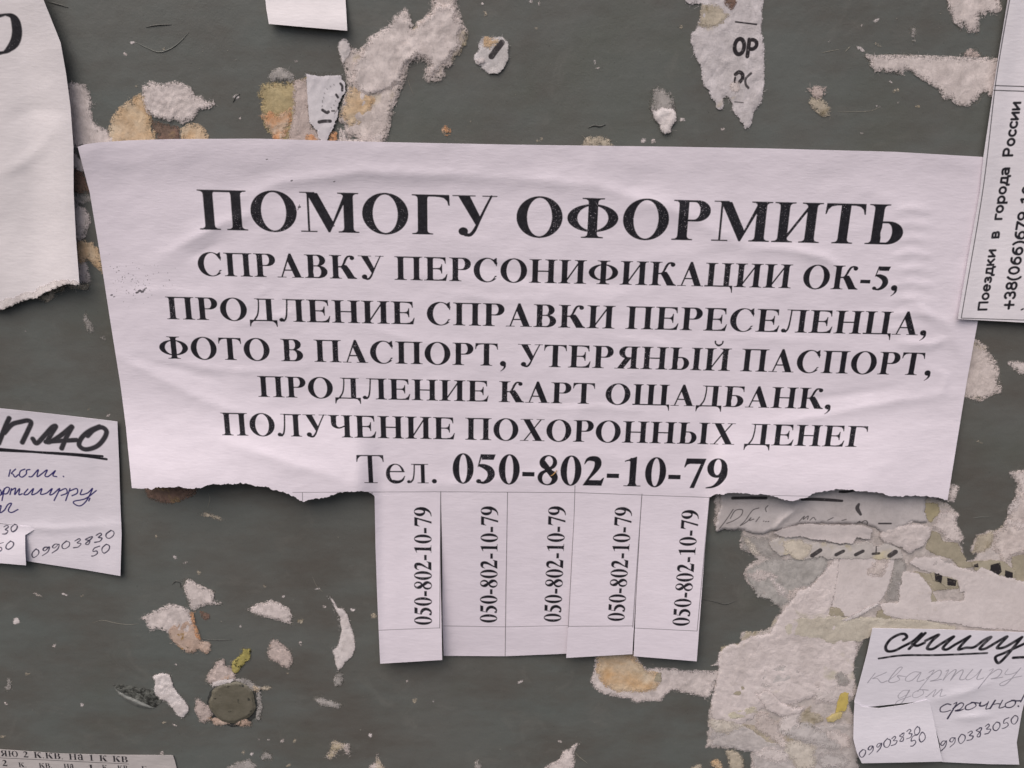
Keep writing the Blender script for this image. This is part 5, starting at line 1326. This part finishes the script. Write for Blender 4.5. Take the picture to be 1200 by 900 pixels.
# pinkish torn strip under the notice, with handwriting leftovers
pb = Page("residue_ink", 830, 560, 1215, 735, 0, 8000)
K6 = lambda pts: [(820 + x / 6.0, 560 + y / 6.0, *p) for x, y, *p in pts]
pb.stroke(K6([(232, 142, 4), (350, 140, 4.2), (466, 141, 4)]), 4, 0, .95, smooth=False)
pb.stroke(K6([(720, 152, 3.6), (800, 150, 4.4), (920, 156, 4.2), (1000, 162, 3.2)]), 4, 0, .95)
pb.stroke(K6([(985, 98, 3), (1030, 96, 4), (1085, 88, 3)]), 4, 0, .95)
pb.stroke(K6([(1118, 185, 3), (1108, 215, 5), (1132, 258, 3)]), 4, 0, .9)
for st in ([(235, 222), (190, 290), (140, 355)], [(215, 285), (250, 230), (300, 225), (290, 265), (240, 300), (190, 320)], [(415, 212), (370, 230), (320, 300), (285, 335), (330, 310), (360, 280), (350, 300), (380, 290)], [(420, 275), (395, 308)], [(480, 195), (462, 215), (468, 238)],
           [(447, 305), (452, 303)], [(463, 308), (468, 306)], [(480, 308), (486, 306)], [(700, 305), (735, 270), (728, 292), (762, 268), (758, 292)], [(775, 298), (800, 278), (815, 296)], [(900, 298), (938, 280)], [(1000, 300), (1030, 292)], [(1090, 335), (1125, 305), (1120, 335)], [(1120, 330), (1160, 300), (1180, 315), (1165, 345)]):
    pb.stroke(K6(st), 1.3, 0, .8)
for (a, b), (c_, d), w in (((952, 651), (961, 645), 6), ((980, 650), (988, 646), 5), ((1003, 650), (1011, 646), 5), ((1023, 649), (1030, 648.5), 3.6), ((1043, 651), (1049, 647), 7), ((1030, 613.5), (1044, 613.5), 2.4), ((1027, 640), (1026.6, 648), 1.6)):
    pb.line((a, b), (c_, d), w, 0, .92)
for q in ([(1095, 671), (1105, 672), (1103, 684), (1096, 681)], [(1110, 677), (1121, 680), (1120, 687), (1110, 686)], [(1081, 694), (1089, 695), (1088, 701), (1080, 700)], [(1078, 708), (1096, 706), (1092, 720), (1075, 719)],
          [(1161, 662), (1172, 659), (1174, 670), (1168, 676), (1160, 672)], [(1178, 668), (1187, 671), (1187, 680), (1177, 680)], [(1141, 662), (1146, 660), (1147, 665), (1141, 665)], [(1193, 582), (1200, 577), (1206, 580), (1200, 588)]):
    P_ = WA(q)
    X, Zz = np.meshgrid((np.arange(pb.w) + .5) / pb.ppm + pb.x0, (np.arange(pb.h) + .5) / pb.ppm + pb.z0)
    lo_, hi_ = P_.min(0), P_.max(0)
    i0, i1 = int((lo_[0] - pb.x0) * pb.ppm), int((hi_[0] - pb.x0) * pb.ppm) + 1
    j0, j1 = int((lo_[1] - pb.z0) * pb.ppm), int((hi_[1] - pb.z0) * pb.ppm) + 1
    sub = np.stack([X[j0:j1, i0:i1].ravel(), Zz[j0:j1, i0:i1].ravel()], 1)
    mm = inside(sub, P_).reshape(X[j0:j1, i0:i1].shape)
    pb.a[j0:j1, i0:i1, 0] = np.maximum(pb.a[j0:j1, i0:i1, 0], mm[:pb.a[j0:j1, i0:i1, 0].shape[0]])
IMGP = torn_paper("inked_residue", (.60, .555, .56), (.52, .475, .475), scale=60, fuzz=.35, relief=.6, page=pb, dark=.1)
INKD = torn_paper("inked_print_residue", (.46, .41, .32), (.40, .36, .28), scale=60, fuzz=.3, relief=.6, page=pb, dark=.1)
lay([(846, 570), (842, 600), (837.5, 621), (842, 623), (848, 620), (853, 621), (872, 621), (884, 626), (895, 627), (905, 622), (918, 621), (936, 614), (944, 613), (1010, 614), (1024, 618), (1035, 626), (1044, 628), (1052, 620), (1070, 612), (1086, 612), (1084, 590), (1088, 572), (1040, 566), (940, 566)],
    IMGP, "pinkish strip with handwriting leftovers", hfn=lambda u, v, e: .95 + .5 * fbm(u * .03, v * .05, 3, 231) + ridge(u, v, [(905, 622), (918, 608), (932, 598)], .8, 5) - .6 * (1 - sm(0, .8, e)), page=pb, jag=.4, step=.6, seed=231)
lay([(905, 624), (915, 620), (935, 615), (950, 614), (1010, 615), (1022, 620), (1020, 632), (1004, 630), (998, 638), (984, 637), (968, 634), (952, 632), (938, 628), (920, 630)], M_r2, "folded over strip", hfn=lambda u, v, e: 1.2 + .5 * sm(632, 614, v) + .3 * fbm(u * .06, v * .06, 3, 9), jag=.4, seed=233)
lay([(900, 634), (915, 628), (938, 628), (955, 634), (985, 638), (1000, 636), (1018, 632), (1028, 640), (1040, 636), (1056, 644), (1058, 654), (1040, 656), (1000, 655), (972, 656), (960, 652), (948, 656), (938, 657), (925, 650), (915, 652), (903, 642)],
    torn_paper("inked_residue_low", (.62, .575, .555), (.53, .485, .47), scale=60, fuzz=.4, relief=.7, page=pb, spots=[(90, .56, .66, (.62, .55, .40))], dark=.1), "pale strip with torn black marks", base=1.8, amp=.4, page=pb, jag=.5)
lay([(915, 634), (936, 632), (952, 640), (948, 652), (940, 657), (932, 655), (920, 644)], torn_paper("pale_cream", (.70, .63, .54), (.64, .57, .49), fuzz=.8), "cream patch", base=2.2, amp=.2, jag=.5)
lay([(1034, 620), (1055, 616), (1070, 614), (1092, 616), (1090, 630), (1082, 640), (1066, 648), (1050, 640), (1036, 636), (1028, 628)], M_r1, None, hfn=wrinkly(1.7, .7, 240, .08), jag=.4)
lay([(1090, 668), (1106, 670), (1124, 678), (1122, 688), (1108, 688), (1100, 682), (1092, 680)], INKD, "printed remnant", base=1.6, amp=.1, page=pb, jag=.15)
lay([(1074, 692), (1092, 692), (1098, 704), (1094, 722), (1072, 722)], INKD, "printed remnant", base=1.6, amp=.1, page=pb, jag=.15)
lay([(1138, 660), (1148, 657), (1160, 656), (1176, 658), (1190, 668), (1190, 682), (1172, 680), (1156, 672), (1142, 668)], INKD, "printed remnant", base=1.6, amp=.1, page=pb, jag=.2)
lay([(986, 727), (1000, 720), (1016, 712), (1032, 705), (1030, 709), (1016, 717), (1002, 725), (992, 728)], M_thick, "bright crease", base=2.2, amp=.5, jag=.1)
lay([(1061, 613), (1066, 611), (1069, 607), (1071, 606), (1069, 613), (1063, 614)], M_thick, "bright curled speck", base=2.4, amp=.5, jag=.1)
lay([(978, 838), (981, 822), (985, 813), (990, 811), (995, 812), (994, 824), (991, 834), (984, 834)], M_yellow, "bright yellow fleck", base=1.9, amp=.3, jag=.15)
lay([(968, 842), (976, 836), (990, 832), (986, 841), (976, 847), (970, 846)], torn_paper("yellow_fringe", (.66, .54, .25), (.56, .47, .27), fuzz=.5), "yellowish fringe", base=2.0, amp=.3, jag=.3)
lay([(886, 815), (896, 808), (906, 812), (918, 824), (930, 830), (944, 828), (938, 836), (915, 840), (898, 832)], M_r1, "puffed white ridge", base=1.7, amp=.9, jag=.2)
lay([(978, 790), (984, 784), (994, 790), (997, 800), (990, 806), (980, 802)], M_thin, "translucent bit", base=1.8, amp=.4)
# dark gap beside the note: a scrap-free window of wall is part of the outline there
# ============================================================ FLECKS, SCRATCHES, THREADS
FM = [M_thin, M_white, M_tan2]
rnd = random.Random(11)
flecks = [(155, 50, 3.5, 2), (147, 64, 2.5, 3), (192, 57, 2.5, 2), (277, 113, 4, 3), (281, 138, 2, 2), (160, 101, 2, 1.5), (622, 2, 3, 4), (632, 4, 2, 3), (628, 33, 2, 2), (697, 73, 2, 3), (700, 80, 3, 1.5), (633, 164, 4.5, 2.5), (754, 165, 3.5, 3.5), (766, 166, 3.5, 3.5),
          (798, 31, 2.5, 2), (800, 140, 4, 3), (847, 151, 2.5, 2), (568, 16, 3, 3), (566, 4, 2, 2), (347, 72, 2.5, 1.5), (551, 143, 1.5, 1.5), (1008, 57, 6, 2), (972, 48, 1.5, 1.5), (1050, 106, 4.5, 3), (1044, 96, 2.5, 1.2), (1053, 120, 2, 1.5), (1075, 125, 3, 2.5), (1030, 125, 4, 1.5), (1010, 156, 2, 1.5), (1028, 52, 5, 1.5),
          (1027, 24, 4, 2), (127, 487, 3, 1.5), (183, 629, 1.5, 3.5), (205, 653, 4, 2), (217, 660, 3.5, 1.5), (233, 671, 3, 3), (76, 697, 4.5, 1.5), (44, 697, 5, 1.5), (96, 698, 2.5, 1.5), (19, 728, 5, 5), (64, 757, 3, 2), (32, 790, 3.5, 2), (96, 826, 2.5, 2.5), (7, 825, 3, 2), (3, 863, 4, 1.5), (282, 734, 2, 1.5), (206, 779, 1.5, 1.5),
          (310, 687, 2, 1.5), (332, 699, 1.8, 1.8), (380, 711, 2.5, 2), (352, 728, 4, 3), (413, 715, 3, 2.5), (352, 754, 2.5, 2.5), (337, 789, 1.5, 1.5), (508, 822, 1.5, 1), (477, 798, 2, 1.5), (486, 821, 3, 3), (434, 862, 2.5, 3), (331, 868, 3.5, 2.5), (345, 868, 2.5, 2.5), (315, 867, 2, 1), (303, 867, 1.5, 1.5), (338, 897, 3.5, 1.5),
          (610, 799, 5, 1.5), (656, 869, 3, 1.5), (438, 722, 4, 4), (172, 898, 3, 2), (190, 883, 2.5, 2.5), (285, 882, 2.5, 3), (295, 884, 2, 3), (891, 697, 2.6, 2.2), (1148, 518, 4, 1.5), (1105, 520, 2, 1), (1010, 30, 1.5, 1.5), (104, 480, 1.5, 1.5), (30, 388, 1.5, 1), (540, 598, 4, 1.2), (1060, 68, 2, 1), (372, 690, 3, 1.2), (205, 850, 3, 1), (192, 847, 3, 1.5)]
MARKS = [("the curved glue ridge", 187, 55), ("the plain top corner sheet", 360, 25), ("the grey pulp tuft of the upper left residue", 210, 120), ("the chip with the black stroke", 577, 65), ("the ОР remnant", 850, 90), ("the white pulp lump", 778, 135), ("the hourglass chip", 960, 118),
         ("the triangular remnant", 1095, 85), ("the orange bead of glue", 523, 153), ("the fluffy mass above the notice", 470, 90), ("the black-marker note", 90, 590), ("the pink rusty scrap", 210, 740), ("the slanting white sliver", 318, 716), ("the white crescent", 402, 745), ("the round plug", 272, 824),
         ("the dark gouge", 158, 815), ("the printed clipping", 110, 888), ("the bracket-shaped chip", 395, 878), ("the flame-shaped scrap", 658, 888), ("the strip below the phone tabs", 740, 795), ("the leftmost phone tab", 480, 680), ("the large notice's torn left corner", 190, 572), ("the large notice's top edge", 760, 172),
         ("the plain sheet's torn bottom edge", 40, 350), ("the big residue patch", 950, 700), ("the large notice's right edge", 1122, 510), ("the top edge of the wall", 620, 0), ("the left edge of the photo", 0, 760)]
USED = set()
def fleck_label(a, b, rx, ry, k):
    size = "tiny" if max(rx, ry) < 2.2 else ("small" if max(rx, ry) < 3.8 else "larger")
    shape = "round" if max(rx, ry) / min(rx, ry) < 1.3 else ("flat" if rx > ry else "upright")
    col = ("bright", "white", "tan")[k % 3]
    for nm, x, y in sorted(MARKS, key=lambda q: math.hypot(q[1] - a, q[2] - b)):
        dx, dy = a - x, b - y
        where = ("right of " if dx > 0 else "left of ") if abs(dx) > abs(dy) else ("just below " if dy > 0 else "just above ")
        for near in ("", "diagonally "):
            s = size + " " + shape + " " + col + " fleck " + near + where + nm
            if s not in USED:
                USED.add(s); return s
for k, (a, b, rx, ry) in enumerate(flecks):
    n = 9
    ang = rnd.uniform(-.6, .6)
    ol = []
    for i in range(n):
        t = 2 * math.pi * i / n
        r = rnd.uniform(.65, 1.2)
        x, y = rx * r * math.cos(t), -ry * r * math.sin(t)
        ol.append((a + x * math.cos(ang) - y * math.sin(ang), b + x * math.sin(ang) + y * math.cos(ang)))
    scrap("paper_fleck", ol, [M_thick, M_white, M_tan2][k % 3], fleck_label(a, b, rx, ry, k), "fleck", "tiny pale flecks dotted over the wall", jag=.12, base=.08, amp=.25, sc=.3, step=.5, thick=.08)
# fine dust: countless grains, one object
def dust():
    V, F = [], []
    r = random.Random(5)
    for k in range(1500):
        a, b = r.uniform(0, 1200), r.uniform(0, 900)
        if vnoise(a * .012, b * .012, 9) < .45: continue
        x, z = W(a, b)
        s = r.uniform(.06, .16) * MM * (1 if r.random() < .9 else 2)
        base = len(V)
        for i in range(5):
            t = 2 * math.pi * i / 5 + r.random()
            V.append((x + s * math.cos(t) * r.uniform(.5, 1.6), -.00002, z + s * math.sin(t)))
        V.append((x, -.00002 - s * .5, z))
        for i in range(5): F.append((base + i, base + (i + 1) % 5, base + 5))
    me = bpy.data.meshes.new("wall_grit")
    me.from_pydata(V, [], F)
    me.materials.append(simple("grit", (.20, .19, .165), .8))
    o = bpy.data.objects.new("wall_grit", me)
    COL.objects.link(o)
    tag(o, "fine pale grit scattered on the dark painted wall", "grit", kind="stuff")
dust()
SCR = simple("dried_glue", (.14, .145, .132), .4)
DRK = simple("dark_scratch", (.07, .07, .065), .6)
PALE = simple("pale_thread", (.26, .24, .20), .8)
for lab, mt, pts, r in (
    ("curved faint ridge of dried glue on the wall, upper left", SCR, [(158, 49), (170, 55), (186, 61), (200, 57), (212, 48), (221, 38)], .22),
    ("short dark dash of a scratch above the curved glue ridge", DRK, [(171, 32), (180, 30), (190, 29), (201, 29)], .3),
    ("short dark scratch near the top edge beside the large plain sheet", DRK, [(56, 2), (68, 5), (80, 9)], .3),
    ("long pale hair-like thread left of the pink rusty scrap", PALE, [(108, 730), (120, 727), (135, 730), (150, 732), (163, 731)], .12),
    ("dark level scratch right of the pink rusty scrap", DRK, [(232, 748), (250, 750), (272, 750)], .22),
    ("dark comma-shaped scratch between the two residue masses above the notice", DRK, [(273, 120), (276, 114), (281, 110)], .35),
    ("black curled scratch above the upper lower-left scrap", DRK, [(202, 685), (206, 681), (211, 683), (212, 689)], .3),
    ("tan straw-like scratch near the top right, left of the white sliver", PALE, [(963, 62), (972, 60), (984, 58)], .14),
    ("pale short thread left of the triangular remnant's tip", PALE, [(990, 61), (994, 57), (997, 54)], .16),
    ("long thin scratch in the wall below the triangular remnant", PALE, [(982, 131), (1000, 131), (1020, 130), (1034, 124)], .10),
    ("thin loose fibre below the fluffy mass above the notice", PALE, [(478, 92), (480, 100), (485, 112)], .12),
    ("thin root-like fibre trailing from the flame-shaped scrap at the bottom", PALE, [(674, 882), (680, 888), (689, 895)], .18),
    ("thin pale stroke on the wall below the notice's torn left corner", PALE, [(244, 578), (246, 585), (243, 596)], .15),
    ("level scratch on the wall in the gap of the big residue patch", SCR, [(1140, 607), (1150, 606), (1160, 606)], .15),
    ("thin curved scratch beside the tail of the white crescent chip", PALE, [(366, 676), (372, 688), (379, 694)], .16),
    ("slender pale scratch at the left near the bottom edge of the wall", PALE, [(40, 695), (46, 698), (50, 700)], .2),
    ("dark short scratch right of the phone tabs", DRK, [(822, 702), (838, 705), (850, 708), (862, 704)], .25),
    ("black smudge mark above the notice's top middle edge", DRK, [(689, 150), (696, 147), (703, 148), (710, 146)], .35),
    ):
    q = catmull([(a, b) for a, b in pts], 6)
    tag(tube("scratch" if mt is not PALE else "thread", [wpt(a, b, .03) for a, b in q], r * MM * (.55 if mt is PALE else .8), mt), lab, "scratch" if mt is not PALE else "thread")
